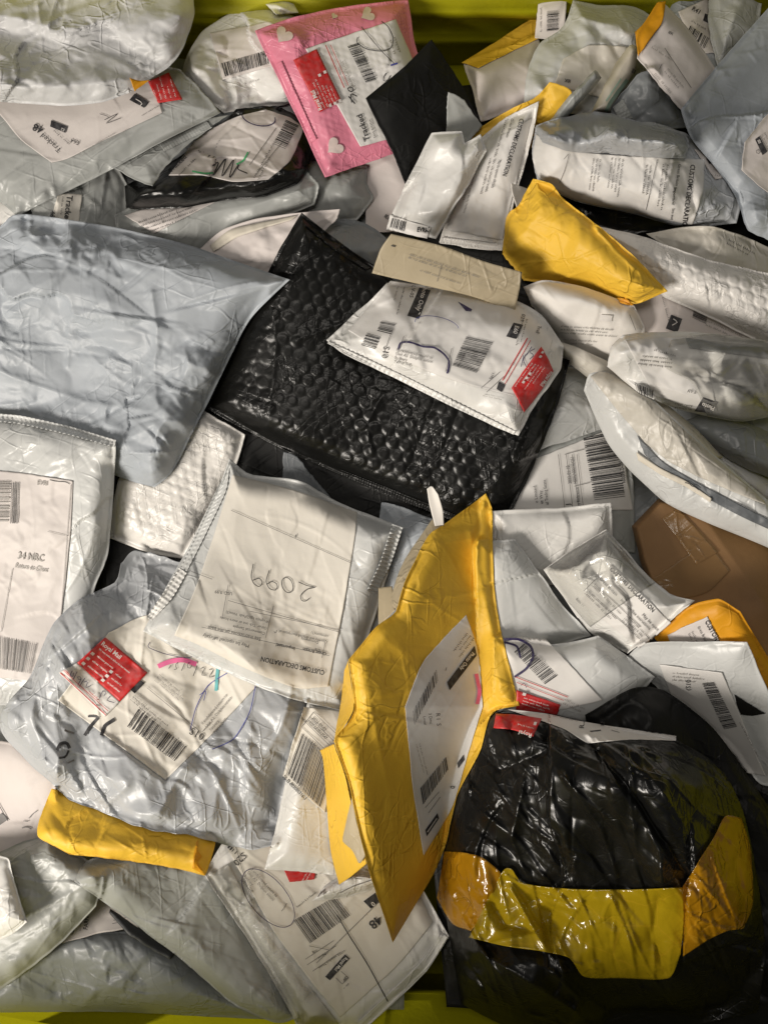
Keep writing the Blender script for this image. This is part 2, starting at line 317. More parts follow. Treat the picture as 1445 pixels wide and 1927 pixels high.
# ------------------------------------------------------------------ mesh building
def link(name, verts, faces, mat, center=(0,0,0), parent=None, smooth=True):
    me = bpy.data.meshes.new(name)
    V = np.asarray(verts, dtype=np.float32)-np.asarray(center, dtype=np.float32)
    faces = np.asarray(faces)
    if faces.ndim == 2 and len(faces):
        k = faces.shape[1]
        me.vertices.add(len(V)); me.vertices.foreach_set('co', V.ravel())
        me.loops.add(faces.size); me.loops.foreach_set('vertex_index', faces.ravel().astype(np.int32))
        me.polygons.add(len(faces)); me.polygons.foreach_set('loop_start', np.arange(0, faces.size, k, dtype=np.int32))
        me.update(calc_edges=True); me.validate()
    else:
        me.from_pydata(V.tolist(), [], [list(map(int, f)) for f in faces])
    if smooth: me.polygons.foreach_set('use_smooth', np.ones(len(me.polygons), dtype=bool))
    me.materials.append(MATS[mat] if isinstance(mat, str) else mat); me.update()
    o = bpy.data.objects.new(name, me); coll.objects.link(o)
    if parent is None: o.location = center
    else: o.parent = parent
    return o

def gridfaces(m, n, flip=False, base=0):
    i = (np.arange(m-1)[:,None]*n+np.arange(n-1)[None,:]).ravel()+base
    f = np.stack([i, i+n, i+n+1, i+1], 1)
    return f[:,::-1] if flip else f

class Parcel: pass
SEED = [11]
ALLP = {}

def parcel(name, label, cat, mat, pts, T=10, D=85, flange=4, wr='poly', amp=1.0, ang=None, stiff=(26, 30), curl=2.5, tilt=None, lifts=(),
           labels=(), step=3.2, bub=None, group=None, seed=None, jit=1.3, key=None, hold=None, ridges=(), minz=None, raise_mm=0.0, smooth=True, lumps=(), edge=0.85, autotilt=14):
    """one closed mailer: outline traced in photograph pixels, draped over everything already in the pile"""
    SEED[0] += 17; seed = SEED[0] if seed is None else seed
    S, ring = coons(pts, step, jit, seed, smooth)
    x0 = GX0+RES*max(0, math.floor((ring[:,0].min()-30-GX0)/RES)); y0 = GY0+RES*max(0, math.floor((ring[:,1].min()-30-GY0)/RES))
    ix0, iy0 = int((x0-GX0)/RES), int((y0-GY0)/RES)
    w = min(GW-ix0, int((ring[:,0].max()+30-x0)/RES)+1); h = min(GH-iy0, int((ring[:,1].max()+30-y0)/RES)+1)
    X, Y = np.meshgrid(x0+RES*np.arange(w), y0+RES*np.arange(h))
    sd = sdist(ring, X, Y); M = sd > -7
    H = HM[iy0:iy0+h, ix0:ix0+w]+0.0006
    # rest plane + taut membrane over what lies beneath
    xm, ym = (X-X[M].mean())/300, (Y-Y[M].mean())/300
    A = np.stack([np.ones(M.sum()), xm[M], ym[M]], 1); co = np.linalg.lstsq(A, H[M], rcond=None)[0]
    pl = co[0]+co[1]*xm+co[2]*ym
    R = np.where(M, H-pl, -1.0); Bm = np.where(M, R, 0.0); Mf = M.astype(float)
    rad, it = int(stiff[0]*1.5), int(stiff[1]*1.4); wsum = np.maximum(box(Mf, rad), 1e-6)
    for _ in range(it): Bm = np.where(M, np.maximum(R, box(np.where(M, Bm, 0), rad)/wsum), 0)
    ws = np.maximum(box(Mf, 3), 1e-6)
    Bs = np.where(M, box(np.where(M, Bm, 0), 3)/ws, 0); Bm = np.where(M, np.maximum(R, Bs), 0)
    B = pl+Bm+raise_mm*0.001
    rt = random.Random(seed)
    if tilt is None and hold is None and autotilt: tilt = (rt.uniform(0, 360), autotilt*math.sqrt(M.sum()*RES*RES)/300)
    if tilt is not None:                                       # (direction in picture degrees, millimetres of rise)
        c, s = math.cos(math.radians(tilt[0])), math.sin(math.radians(tilt[0])); q = X*c+Y*s; lo, hi = q[M].min(), q[M].max()
        B = B+tilt[1]*0.001*np.clip((q-lo)/(hi-lo), 0, 1)
    for (lx, ly, lr, lz) in lifts: B = B+0.001*lz*np.exp(-((X-lx)**2+(Y-ly)**2)/(lr*lr))
    if hold is not None: B = np.maximum(B, hold(X, Y))
    din = np.clip(sd-flange, 0, None)
    g = np.clip(1-(1-np.clip(din/(D*0.8), 0, 1))**2.0, 0, 1)**edge; th = 0.00105*T*g*(0.86+0.14*gnoise(X.shape, 320, seed+19))
    for (lx, ly, lr, lz) in lumps: th = th+0.001*lz*np.exp(-((X-lx)**2+(Y-ly)**2)/(lr*lr))*np.clip(din/20, 0, 1)
    cu = np.clip(gnoise(X.shape, 140, seed+31)+0.2, 0, None)*curl*0.001*np.exp(-np.clip(sd, 0, None)/35)
    W = wrinkle(X.shape, wr, seed, ang, amp)
    fade = 0.25+0.75*np.clip(sd/25, 0, 1)
    for lb in labels:                                          # stuck-on paper stiffens the film under it
        ls = sdist(np.array([p[:2] for p in lb['pts']], float), X, Y); k = np.clip(ls/14+0.5, 0, 1); W = W*(1-k*(1-min(1.0, lb.get('soft', 0.45)+0.2)))
    for rd in ridges:                                          # explicit folds: (points, width px, height mm[, 'step'])
        P = np.array(rd[0], float); dd = np.full(X.shape, 1e9); side = np.zeros(X.shape)
        for (a1, b1), (a2, b2) in zip(P[:-1], P[1:]):
            dx, dy = a2-a1, b2-b1; l2 = dx*dx+dy*dy; t = np.clip(((X-a1)*dx+(Y-b1)*dy)/l2, 0, 1)
            d2 = np.hypot(X-a1-t*dx, Y-b1-t*dy); cr = np.sign((X-a1)*dy-(Y-b1)*dx); side = np.where(d2 < dd, cr, side); dd = np.minimum(dd, d2)
        if len(rd) > 3: W = W+rd[2]*np.where(side > 0, np.exp(-dd/(4*rd[1])), 0)*np.clip(dd/rd[1], 0, 1)
        else: W = W+rd[2]*np.exp(-(dd/rd[1])**1.2)
    bot = B+cu
    top = bot+th+0.001*W*fade
    if bub: top = top+0.001*bubbles(X+1.5*gnoise(X.shape, 260, seed+3), Y+1.5*gnoise(X.shape, 260, seed+4), bub[0], bub[1], bub[2])*np.clip((sd-bub[3])/8, 0, 1)*(0.75+0.25*gnoise(X.shape, 90, seed+41))
    top = np.maximum(top, bot+0.0006)
    sub = HM[iy0:iy0+h, ix0:ix0+w]; np.copyto(sub, np.where(sd > -4, np.maximum(sub, top), sub))
    p = Parcel(); p.top, p.x0, p.y0, p.sd = top, x0, y0, sd; p.bot = bot; p.off = 0.0
    # mesh: top sheet, rim, underside
    m, n = S.shape[:2]; px, py = S[...,0].ravel(), S[...,1].ravel()
    zt = bil(top, px, py, x0, y0); zb = bil(bot, px, py, x0, y0)
    Xt = np.stack(unproj(px, py, zt), 1)
    bi = np.concatenate([np.arange(n-1), np.arange(m-1)*n+n-1, (m-1)*n+np.arange(n-1, 0, -1), np.arange(m-1, 0, -1)*n])
    Xr = np.stack(unproj(px[bi], py[bi], np.minimum(zt[bi]-0.0006, zb[bi])), 1)
    st = 5; iu = np.unique(np.append(np.arange(0, n, st), n-1)); iv = np.unique(np.append(np.arange(0, m, st), m-1))
    gi = (iv[:,None]*n+iu[None,:]).ravel(); Xb = np.stack(unproj(px[gi], py[gi], zb[gi]-0.0002), 1)
    verts = np.vstack([Xt, Xr, Xb]); nb = len(bi); o1 = m*n; o2 = o1+nb; k = np.arange(nb); k2 = (k+1) % nb
    rim = np.stack([bi[k], bi[k2], o1+k2, o1+k], 1)
    faces = np.vstack([gridfaces(m, n), rim, gridfaces(len(iv), len(iu), True, o2)])
    cxp, cyp = ring[:,0].mean(), ring[:,1].mean(); zc = float(bil(bot, np.array([cxp]), np.array([cyp]), x0, y0)[0])
    c = unproj(cxp, cyp, zc); p.c = c
    p.obj = link(name, verts, faces, mat, c)
    p.obj['label'] = label; p.obj['category'] = cat
    if group: p.obj['group'] = group
    p.labels = []
    for lb in labels: p.labels.append(sheet(p, lb.get('name', 'label'), lb['pts'], lb['mat'], off=lb.get('off', 0.0009), step=lb.get('step', 3), jit=lb.get('jit', 0.7), lift=0.0012))
    if key: ALLP[key] = p
    return p

def sheet(p, name, pts, mat, off=0.0009, step=4, parent=None, zc=None, zn=0.0, disp=None, jit=0.4, thick=0.0004, label=None, bump_up=0.0, smooth=True, wr=None, wamp=1.0, lift=0.0):
    """thin part lying on a parcel (or, with zc = four corner heights above the parcel's base, standing clear of it)"""
    SEED[0] += 3; S, ring = coons(pts, step, jit, SEED[0], smooth); m, n = S.shape[:2]; px, py = S[...,0].ravel(), S[...,1].ravel()
    u = np.tile(np.linspace(0, 1, n), m); v = np.repeat(np.linspace(0, 1, m), n)
    if zc is None: z = bil(p.top, px, py, p.x0, p.y0)+off
    else:
        a, b, c, d = zc; z = ((a*(1-u)+b*u)*(1-v)+(d*(1-u)+c*u)*v)
        if zn: z = z+zn*np.sin(u*5.1+SEED[0])*np.sin(v*4.3+SEED[0]*0.7)
    if bump_up: z = z+bump_up*np.sin(np.pi*u)*np.sin(np.pi*v)
    if wr:
        WW = 0.001*wrinkle((int((py.max()-py.min())/RES)+6, int((px.max()-px.min())/RES)+6), wr, SEED[0], None, wamp*0.5)
        e = np.minimum(np.minimum(u, 1-u)*n, np.minimum(v, 1-v)*m)*step; z = z+bil(WW-WW.min()*0.5, px, py, px.min()-6, py.min()-6)*np.clip(e/30, 0.15, 1)
    if lift:                                                   # paper edges that have come unstuck in places
        e = np.minimum(np.minimum(u, 1-u)*n, np.minimum(v, 1-v)*m)*step; k = SEED[0]*1.7
        z = z+lift*np.exp(-e/9)*np.clip(np.sin(u*9+k)*np.sin(v*8+k*0.6)+0.15, 0, 1)
    if disp is not None: z = z+disp(u, v, px, py)
    Xt = np.stack(unproj(px, py, z), 1)
    bi = np.concatenate([np.arange(n-1), np.arange(m-1)*n+n-1, (m-1)*n+np.arange(n-1, 0, -1), np.arange(m-1, 0, -1)*n])
    Xr = np.stack(unproj(px[bi], py[bi], z[bi]-thick), 1); nb = len(bi); o1 = m*n; k = np.arange(nb); k2 = (k+1) % nb
    faces = np.vstack([gridfaces(m, n), np.stack([bi[k], bi[k2], o1+k2, o1+k], 1)])
    par = parent if parent is not None else p.obj
    o = link(name, np.vstack([Xt, Xr]), faces, mat, p.c, par)
    if label: o['label'] = label
    q = Parcel(); q.obj = o; q.c = p.c; q.p = p; q.off = off
    if zc is not None:                                         # raster of its own so that print can lie on it
        q.x0, q.y0 = px.min()-9, py.min()-9; w = int((px.max()+9-q.x0)/RES)+2; h = int((py.max()+9-q.y0)/RES)+2
        acc = np.zeros((h, w)); cnt = np.zeros((h, w)); np.add.at(acc, (((py-q.y0)/RES).round().astype(int), ((px-q.x0)/RES).round().astype(int)), z)
        np.add.at(cnt, (((py-q.y0)/RES).round().astype(int), ((px-q.x0)/RES).round().astype(int)), 1)
        for _ in range(30):
            a2 = box(acc, 1); c2 = box(cnt, 1); emp = cnt == 0; acc = np.where(emp & (c2 > 0), a2/np.maximum(c2, 1), acc); cnt = np.where(emp & (c2 > 0), 1, cnt)
        q.top = acc/np.maximum(cnt, 1)
        q.off = 0.0
    else: q.top, q.x0, q.y0 = p.top, p.x0, p.y0
    return q

# ------------------------------------------------------------------ print: lettering, bars, lines, pen
_fc = bpy.data.curves.new('lettering', 'FONT'); _fc.resolution_u = 2; _fo = bpy.data.objects.new('lettering', _fc)
_cap = None; _cache = {}
def glyphs(text, bold):
    global _cap
    k = (text, bold)
    if k in _cache: return _cache[k]
    _fc.body = text; _fc.offset = 0.018 if bold else 0.0; _fc.size = 1.0
    me = _fo.to_mesh(); V = np.zeros(len(me.vertices)*3); me.vertices.foreach_get('co', V); V = V.reshape(-1, 3)[:,:2].copy()
    Fc = [tuple(q.vertices) for q in me.polygons]; _fo.to_mesh_clear()
    _cache[k] = (V, Fc); return _cache[k]

class Print:
    """collects flat print in photograph pixels on one sheet, one mesh for each ink"""
    def __init__(self, q, lift=0.0009):
        self.q = q; self.d = {}; self.lift = lift; self.k = 0
    def add(self, name, inkname, V, Fc):
        d = self.d.setdefault((name, inkname, self.k if name in ('printed_block', 'barcode', 'small_print', 'printed_mark', 'printed_heart', 'printed_text', 'pen_stroke', 'printed_rule') else 0), ([], [], [0])); d[0].append(np.asarray(V, float)); b = d[2][0]
        d[1].extend([tuple(i+b for i in f) for f in Fc]); d[2][0] += len(V)
    def t(self, x, y, ang, size, s, ink='ink_black', bold=False, sx=1.0, italic=0.0):
        self.k += 1; V, Fc = glyphs(s, bold); k = size/0.70; c, sn = math.cos(math.radians(ang)), math.sin(math.radians(ang))
        a = (V[:,0]+italic*V[:,1])*k*sx; b = -V[:,1]*k
        self.add('printed_text', ink, np.stack([x+a*c-b*sn, y+a*sn+b*c], 1), Fc); return self
    def quad(self, p0, p1, p2, p3, ink='ink_black', name='printed_block', n=6, m=4):
        self.k += 1
        P = [np.array(p, float) for p in (p0, p1, p2, p3)]; u = np.linspace(0, 1, n)[None,:,None]; v = np.linspace(0, 1, m)[:,None,None]
        G = ((1-u)*P[0]+u*P[1])*(1-v)+((1-u)*P[3]+u*P[2])*v
        self.add(name, ink, G.reshape(-1, 2), [tuple(f) for f in gridfaces(m, n)]); return self
    def bars(self, p0, p1, p2, p3, n=34, ink='ink_black', seed=None):
        self.k += 1
        SEED[0] += 1; rg = random.Random(seed or SEED[0]); P = [np.array(p, float) for p in (p0, p1, p2, p3)]
        ws = [rg.choice((1, 1, 1, 2, 2, 3)) for _ in range(2*n)]; tot = sum(ws); x = 0
        for i, w in enumerate(ws):
            if i % 2 == 0:
                a, b = x/tot, (x+w*0.9)/tot; f = lambda s, t: (P[0]*(1-s)+P[1]*s)*(1-t)+(P[3]*(1-s)+P[2]*s)*t
                ns = 8; V = [f(s, j/(ns-1)) for j in range(ns) for s in (a, b)]
                self.add('barcode', ink, V, [(2*j, 2*j+2, 2*j+3, 2*j+1) for j in range(ns-1)])
            x += w
        return self
    def pen(self, pts, width=1.2, ink='ink_black', smooth=True, name='pen_stroke'):
        self.k += 1; L = sum(math.dist(pts[i], pts[i+1]) for i in range(len(pts)-1)); n = max(4, int(L/4)); P = resample(pts, n, smooth)
        Tn = np.gradient(P, axis=0); Tn /= (np.hypot(Tn[:,0], Tn[:,1])[:,None]+1e-9); Nn = np.stack([-Tn[:,1], Tn[:,0]], 1)*width/2
        V = np.empty((2*n, 2)); V[0::2] = P+Nn; V[1::2] = P-Nn
        self.add(name, ink, V, [(2*j, 2*j+1, 2*j+3, 2*j+2) for j in range(n-1)]); return self
    def line(self, a, b, width=1.0, ink='ink_grey'): return self.pen([a, b], width, ink, False, 'printed_rule')
    def ell(self, cx, cy, rx, ry, rot=0, a0=0, a1=360, width=1.2, ink='ink_black'):
        c, s = math.cos(math.radians(rot)), math.sin(math.radians(rot)); pts = []
        for i in range(21):
            a = math.radians(a0+(a1-a0)*i/20); x, y = rx*math.cos(a), ry*math.sin(a); pts.append((cx+x*c-y*s, cy+x*s+y*c))
        return self.pen(pts, width, ink)
    def words(self, x, y, ang, size, length, ink='ink_grey', rows=1, gap=1.9):
        """rows of print too small to read: short dashes the size of words"""
        SEED[0] += 1; rg = random.Random(SEED[0]); c, s = math.cos(math.radians(ang)), math.sin(math.radians(ang))
        for r in range(rows):
            self.k += 1
            bx, by = x-s*size*gap*r, y+c*size*gap*r; p = 0; end = length*rg.uniform(0.6, 1)
            while p < end:
                w = size*rg.uniform(0.7, 0.95)
                q = lambda a, b: (bx+a*c-b*s, by+a*s+b*c)
                for _ in range(rg.randint(2, 7)):
                    hh = size*rg.choice((0.62, 0.62, 0.95)); self.add('small_print', ink, [q(p, 0), q(p+w*0.32, 0), q(p+w*0.32, -hh), q(p, -hh)], [(0, 1, 2, 3)])
                    if rg.random() < 0.7: self.add('small_print', ink, [q(p, -hh*0.1), q(p+w*0.75, -hh*0.1), q(p+w*0.75, -hh*0.38), q(p, -hh*0.38)], [(0, 1, 2, 3)])
                    p += w
                p += size*0.6
        return self
    def poly(self, pts, ink, name='printed_mark'):
        self.k += 1
        self.add(name, ink, pts, [tuple(range(len(pts)))]); return self
    def heart(self, x, y, r, ang, ink):
        self.k += 1
        pts = []
        for i in range(28):
            t = 2*math.pi*i/28; a = 16*math.sin(t)**3/16*r; b = -(13*math.cos(t)-5*math.cos(2*t)-2*math.cos(3*t)-math.cos(4*t))/16*r
            c, s = math.cos(math.radians(ang)), math.sin(math.radians(ang)); pts.append((x+a*c-b*s, y+a*s+b*c))
        c0 = (x, y); self.add('printed_heart', ink, [c0]+pts, [(0, i+1, (i+1) % 28+1) for i in range(28)]); return self
    def done(self):
        q = self.q
        for (name, inkname, _k), (Vs, Fs, _) in self.d.items():
            P = np.vstack(Vs); z = bil(q.top, P[:,0], P[:,1], q.x0, q.y0)+q.off+self.lift
            order = {'printed_block':0, 'printed_mark':0.00015, 'printed_heart':0}.get(name, 0.0003)
            if inkname == 'ink_white': order = 0.0006
            V = np.stack(unproj(P[:,0], P[:,1], z+order), 1)
            link(name, V, Fs, inkname, q.c, q.obj, smooth=False)

def sticker(p, quad, parts, name='return_sticker', white=None, off=0.0026, mat='ink_red'):
    """red return-to-sender sticker; its print is added by the caller"""
    s = sheet(p, name, [tuple(a)+(1,) for a in quad], mat, off=off, step=4, jit=0.2)
    return s
def Q(a, b, c, d): return [tuple(a)+(1,), tuple(b)+(1,), tuple(c)+(1,), tuple(d)+(1,)]

def ribs(period_u, period_v, h):
    def f(u, v, px, py): return h*(0.5+0.5*np.cos(u*2*np.pi*period_u))*((0.5+0.5*np.cos(v*2*np.pi*period_v)) if period_v else 1)
    return f

def Lb(a, b, c, d, mat='label_white', **k): return dict(pts=Q(a, b, c, d), mat=mat, **k)

# ------------------------------------------------------------------ the container
def slab(name, a, b, zlo, zhi, out, parent, th=0.012):
    """wall panel from plan point a to b, leaning outwards by out (dx, dy) at the top, with two moulded ribs"""
    a, b, o = Vector(a), Vector(b), Vector(out); nz = 14; nu = 2; V = []; Fc = []
    n = o.normalized()
    zs = [zlo, zlo+0.04, zlo+0.042, zlo+0.052, zlo+0.054, zhi-0.10, zhi-0.098, zhi-0.088, zhi-0.086, zhi]
    rib = [0, 0, -0.005, -0.005, 0, 0, -0.005, -0.005, 0, 0]
    for layer in (0, 1):
        for z, r in zip(zs, rib):
            t = (z-zlo)/(zhi-zlo)
            for q in (a, b):
                p = q+o*t+n*(r if layer == 0 else th); V.append((p.x, p.y, z))
    k = len(zs)
    for i in range(k-1): Fc += [(2*i, 2*i+1, 2*i+3, 2*i+2), (2*k+2*i, 2*k+2*i+2, 2*k+2*i+3, 2*k+2*i+1)]
    Fc += [(2*k-2, 2*k-1, 4*k-1, 4*k-2), (0, 2*k, 2*k+1, 1)]
    Fc += [(2*i, 2*i+2, 2*k+2*i+2, 2*k+2*i) for i in range(k-1)]+[(2*i+1, 2*k+2*i+1, 2*k+2*i+3, 2*i+3) for i in range(k-1)]
    return link(name, V, Fc, 'container_plastic', (0,0,0), parent, smooth=False)
bin_ = bpy.data.objects.new('storage_bin', None); coll.objects.link(bin_); bin_['label'] = 'yellow-green plastic bin that holds the whole heap of parcels'; bin_['category'] = 'bin'
ZB, ZT = 0.10, 0.44
slab('back_wall', (-0.43, 0.424), (0.43, 0.424), ZB, ZT-0.155, (0, 0.03), bin_)
slab('front_wall', (-0.43, -0.438), (0.43, -0.438), ZB, ZT+0.08, (0, -0.03), bin_)
slab('side_wall', (-0.405, -0.437), (-0.405, 0.423), ZB, ZT-0.22, (-0.03, 0), bin_)
slab('side_wall', (0.405, -0.437), (0.405, 0.423), ZB, ZT-0.14, (0.03, 0), bin_)
link('bin_floor', [(-0.42,-0.46,0.10), (0.42,-0.46,0.10), (0.42,0.46,0.10), (-0.42,0.46,0.10), (-0.42,-0.46,0.088), (0.42,-0.46,0.088), (0.42,0.46,0.088), (-0.42,0.46,0.088)],
     [(0,1,2,3), (7,6,5,4), (0,4,5,1), (1,5,6,2), (2,6,7,3), (3,7,4,0)], 'container_plastic', (0,0,0), bin_, smooth=False)

# ------------------------------------------------------------------ deep layer, seen only through gaps
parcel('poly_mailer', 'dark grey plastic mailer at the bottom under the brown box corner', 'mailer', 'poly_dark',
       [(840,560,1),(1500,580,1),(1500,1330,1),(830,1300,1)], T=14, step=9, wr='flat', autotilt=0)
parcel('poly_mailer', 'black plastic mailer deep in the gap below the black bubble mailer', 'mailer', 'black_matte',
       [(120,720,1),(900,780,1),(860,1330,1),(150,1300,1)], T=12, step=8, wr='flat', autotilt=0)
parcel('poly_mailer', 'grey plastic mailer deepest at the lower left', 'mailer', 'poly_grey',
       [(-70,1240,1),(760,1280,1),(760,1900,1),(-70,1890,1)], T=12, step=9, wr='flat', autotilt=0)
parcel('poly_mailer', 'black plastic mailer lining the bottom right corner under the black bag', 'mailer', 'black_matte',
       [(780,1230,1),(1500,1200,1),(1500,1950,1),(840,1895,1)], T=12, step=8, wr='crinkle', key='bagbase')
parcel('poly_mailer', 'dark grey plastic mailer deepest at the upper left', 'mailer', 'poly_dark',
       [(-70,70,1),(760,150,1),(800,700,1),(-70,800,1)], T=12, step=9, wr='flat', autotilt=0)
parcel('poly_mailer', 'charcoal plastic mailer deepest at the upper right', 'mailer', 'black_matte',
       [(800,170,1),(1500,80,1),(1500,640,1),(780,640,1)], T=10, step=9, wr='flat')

# ------------------------------------------------------------------ upper left
parcel('poly_mailer', 'small white mailer corner at the left edge above the blue-grey mailer', 'mailer', 'poly_white',
       [(-60,350,1),(60,370,1),(90,450,1),(-60,470,1)], T=8)
p = parcel('poly_mailer', 'bulky white parcel with one barcode left of the pink mailer', 'parcel', 'poly_white',
       [(352,105,1),(380,60),(440,22),(520,14,1),(600,60),(620,150,1),(540,195),(422,213,1),(372,175),(345,135)], T=26, D=60, flange=3, wr='crinkle', amp=1.9, ang=0.9,
       labels=[Lb((395,62),(560,30),(590,105),(420,150),'label_pink', soft=0.7)], tilt=(-80,8))
pr = Print(p.labels[0]); pr.bars((417,119),(505,94),(509,119),(424,144), 30); pr.words(440,165,-16,4,50,'ink_faint'); pr.done()
sheet(p, 'torn_flap', Q((500,8),(545,-8),(562,24),(520,28)), 'poly_white', off=0.01, bump_up=0.008)

p = parcel('poly_mailer', 'olive-grey mailer with a rounded tracking label at the left, above the blue-grey mailer', 'mailer', 'poly_grey',
       [(60,345,1),(205,305),(240,345,1),(238,400),(225,450,1),(60,440,1)], T=12, amp=1.2, ang=1.2,
       labels=[Lb((110,363),(156,366),(146,440),(92,438),'label_cream')])
pr = Print(p.labels[0]); pr.t(127,367,97,11,'Tracked', bold=True); pr.words(118,370,97,4,45); pr.t(96,396,97,9,'48'); pr.done()
p = parcel('poly_mailer', 'beige mailer under the pink mailer, marked with a small stamp', 'mailer', 'paper_pink',
       [(680,270,1),(800,240,1),(830,430,1),(690,440,1)], T=8, wr='flat')
pr = Print(p, 0.0008); pr.t(722,408,35,7,'IEK', bold=True); pr.done()
parcel('poly_mailer', 'rumpled pale grey mailer just below the bottom tip of the pink mailer', 'mailer', 'poly_grey',
       [(560,300,1),(692,312,1),(690,345),(702,375),(672,415,1),(560,425,1)], T=22, wr='crinkle', amp=0.9, ang=0.6)
parcel('poly_mailer', 'dark grey mailer touching the top corner of the black bubble mailer', 'mailer', 'poly_dark',
       [(560,420,1),(650,412),(705,430),(740,462,1),(720,520,1),(560,520,1)], T=22)
p = parcel('poly_mailer', 'silver-grey mailer lying below the black bag with the scribbled label', 'mailer', 'poly_grey',
       [(215,405,1),(330,350),(500,335),(575,318,1),(600,350),(592,385,1),(520,415),(430,450),(380,475),(330,480,1),(230,450)], T=20, amp=1.1, ang=-0.3,
       labels=[Lb((235,405),(395,352),(420,372),(290,440),'label_pink')])
pr = Print(p.labels[0]); pr.words(262,420,-20,4,120,'ink_grey',4); pr.line((300,400),(308,420)); pr.line((330,390),(338,408)); pr.done()
p = parcel('bubble_mailer', 'beige bubble mailer with a pale yellow edge left of the black bubble mailer', 'mailer', 'paper_pink',
       [(370,475,1),(420,432),(500,408),(640,393,1),(632,415),(600,445,1),(560,540,1),(420,540)], T=14, wr='crinkle', amp=0.6, labels=[])
sheet(p, 'yellowed_edge', [(395,462,1),(440,430),(560,405,1),(550,413,1),(450,445),(402,474,1)], 'paper_cream', off=0.002)
p = parcel('plastic_bag', 'black plastic bag with a scribbled white postage label and green pen', 'parcel', 'black_gloss',
       [(235,350,1),(330,300),(400,250),(445,205,1),(520,200),(585,235,1),(590,290),(560,345),(500,370,1),(420,378),(330,392),(245,392)], T=26, D=55, flange=3, wr='crinkle', amp=1.1, ang=-0.15,
       labels=[dict(pts=[(318,330,1),(370,262),(440,222),(500,206,1),(548,222),(572,242,1),(548,300),(505,338,1),(440,342),(380,330)], mat='label_pink', soft=0.7)], stiff=(10,8), tilt=(-80,8))
pr = Print(p.labels[0]); pr.t(322,326,-45,9,'Tracked'); pr.words(338,330,-45,4,40); pr.bars((538,225),(514,271),(537,281),(562,236), 18)
pr.pen([(400,312),(412,305),(402,330),(425,298),(418,332),(440,300),(432,335),(450,308),(448,318),(466,326)], 2.2, 'ink_black'); pr.pen([(362,322),(385,326),(402,325)], 3, 'pen_green'); pr.pen([(445,309),(458,302),(467,286)], 3, 'pen_green')
pr.ell(487,220,32,16,12,-20,170,2.0,'pen_purple'); pr.line((470,310),(520,240)); pr.line((480,330),(535,262)); pr.words(500,300,-62,4,60); pr.words(480,335,-62,4,50,rows=2); pr.done()
p = parcel('poly_mailer', 'small grey-beige perforated mailer with a white tip beside the scribbled label', 'mailer', 'poly_grey',
       [(205,310,1),(300,258),(372,228),(432,216,1),(395,240),(345,280,1),(315,310),(288,350,1),(262,342),(235,328)], T=10, amp=0.9, ang=-0.6)
sheet(p, 'perforated_strip', Q((300,270),(390,228),(400,240),(310,285)), 'poly_grey', off=0.001, step=2, disp=ribs(18,3,0.0007), jit=0)
p = parcel('poly_mailer', 'long grey mailer with an upside-down tracked label at the upper left', 'mailer', 'poly_grey',
       [(-70,120,1),(150,100),(340,130,1),(380,170),(416,212,1),(300,270),(190,330),(75,385),(35,408,1),(0,380),(-70,330)], T=14, amp=0.8, ang=-0.45,
       labels=[dict(pts=[(-30,180,1),(120,150),(290,150,1),(306,212,1),(200,262),(130,298),(98,306,1),(40,262)], mat='label_pink'), ], tilt=(-40,6))
pr = Print(p.labels[0]); pr.t(117,281,221,10,'Tracked'); pr.words(132,270,221,4,45); pr.t(84,240,205,14,'48',bold=True); pr.t(151,266,200,8,'E64')
pr.quad((97,226),(128,238),(124,250),(95,238)); pr.t(123,243,202,5,'E2','ink_white'); pr.pen([(188,214),(206,220),(196,226),(222,214),(200,232),(228,222)],1.0)
pr.quad((244,188),(254,176),(281,192),(272,203)); pr.pen([(256,186),(268,194),(264,199)],1.6,'ink_white'); pr.words(268,218,-30,3,30); pr.words(150,290,-30,3,110,'ink_faint',2); pr.done()
s = sticker(p, ((279,153),(318,136),(344,187),(298,194)), None); pr = Print(s)
for i in range(5): pr.words(296+i*9,188-i*1.5,-107,3.2,32,'ink_white')
pr.done()
p = parcel('padded_parcel', 'crinkled silver-grey parcel with a beaded rim in the top left corner', 'parcel', 'poly_silver',
       [(-80,-60,1),(200,-70),(360,-40,1),(366,30),(345,90),(318,125),(285,147),(246,174,1),(195,192),(130,198),(60,195),(-80,188,1)], T=22, D=60, flange=2, wr='crinkle', amp=1.7, ang=-0.15,
       ridges=[([(364,-30),(358,30),(340,85),(312,120),(275,147)], 6, 3.2), ([(-60,150),(60,165),(150,160),(240,150)], 22, 5)], curl=0.6, tilt=(-60,10), raise_mm=22)
sheet(p, 'torn_corner', [(244,146,1),(262,152),(283,150,1),(270,160),(262,165,1),(254,172,1)], 'kraft_orange', off=0.004)

# ------------------------------------------------------------------ pink mailer and its neighbours
parcel('poly_mailer', 'clear-edged white mailer peeping out behind the pink mailer', 'mailer', 'poly_white',
       [(690,-30,1),(768,-20,1),(776,70,1),(700,60,1)], T=5)
p = parcel('bubble_mailer', 'pink bubble mailer printed with pale hearts at the top', 'mailer', 'pink_bubble',
       [(480,58,1),(560,30),(640,12),(768,0,1),(785,95),(852,250,1),(735,291),(612,334,1),(560,225)], T=14, D=60, flange=6, wr='paper', amp=0.8, bub=(14,0.42,0.3,26), tilt=(-70,20), ang=1.1,
       ridges=[([(492,62),(560,190),(626,325)], 7, 1.4)],
       labels=[Lb((575,92),(745,36),(828,236),(678,276),'label_white', soft=0.4)], key='pink')
pr = Print(p.labels[0]); pr.t(696,264,-107,11,'Tracked',bold=True); pr.words(707,258,-107,4,40); pr.pen([(662,193),(660,176),(672,181)],2); pr.pen([(668,195),(656,181)],2.4); pr.ell(660,168,6,4,20,0,360,2.2)
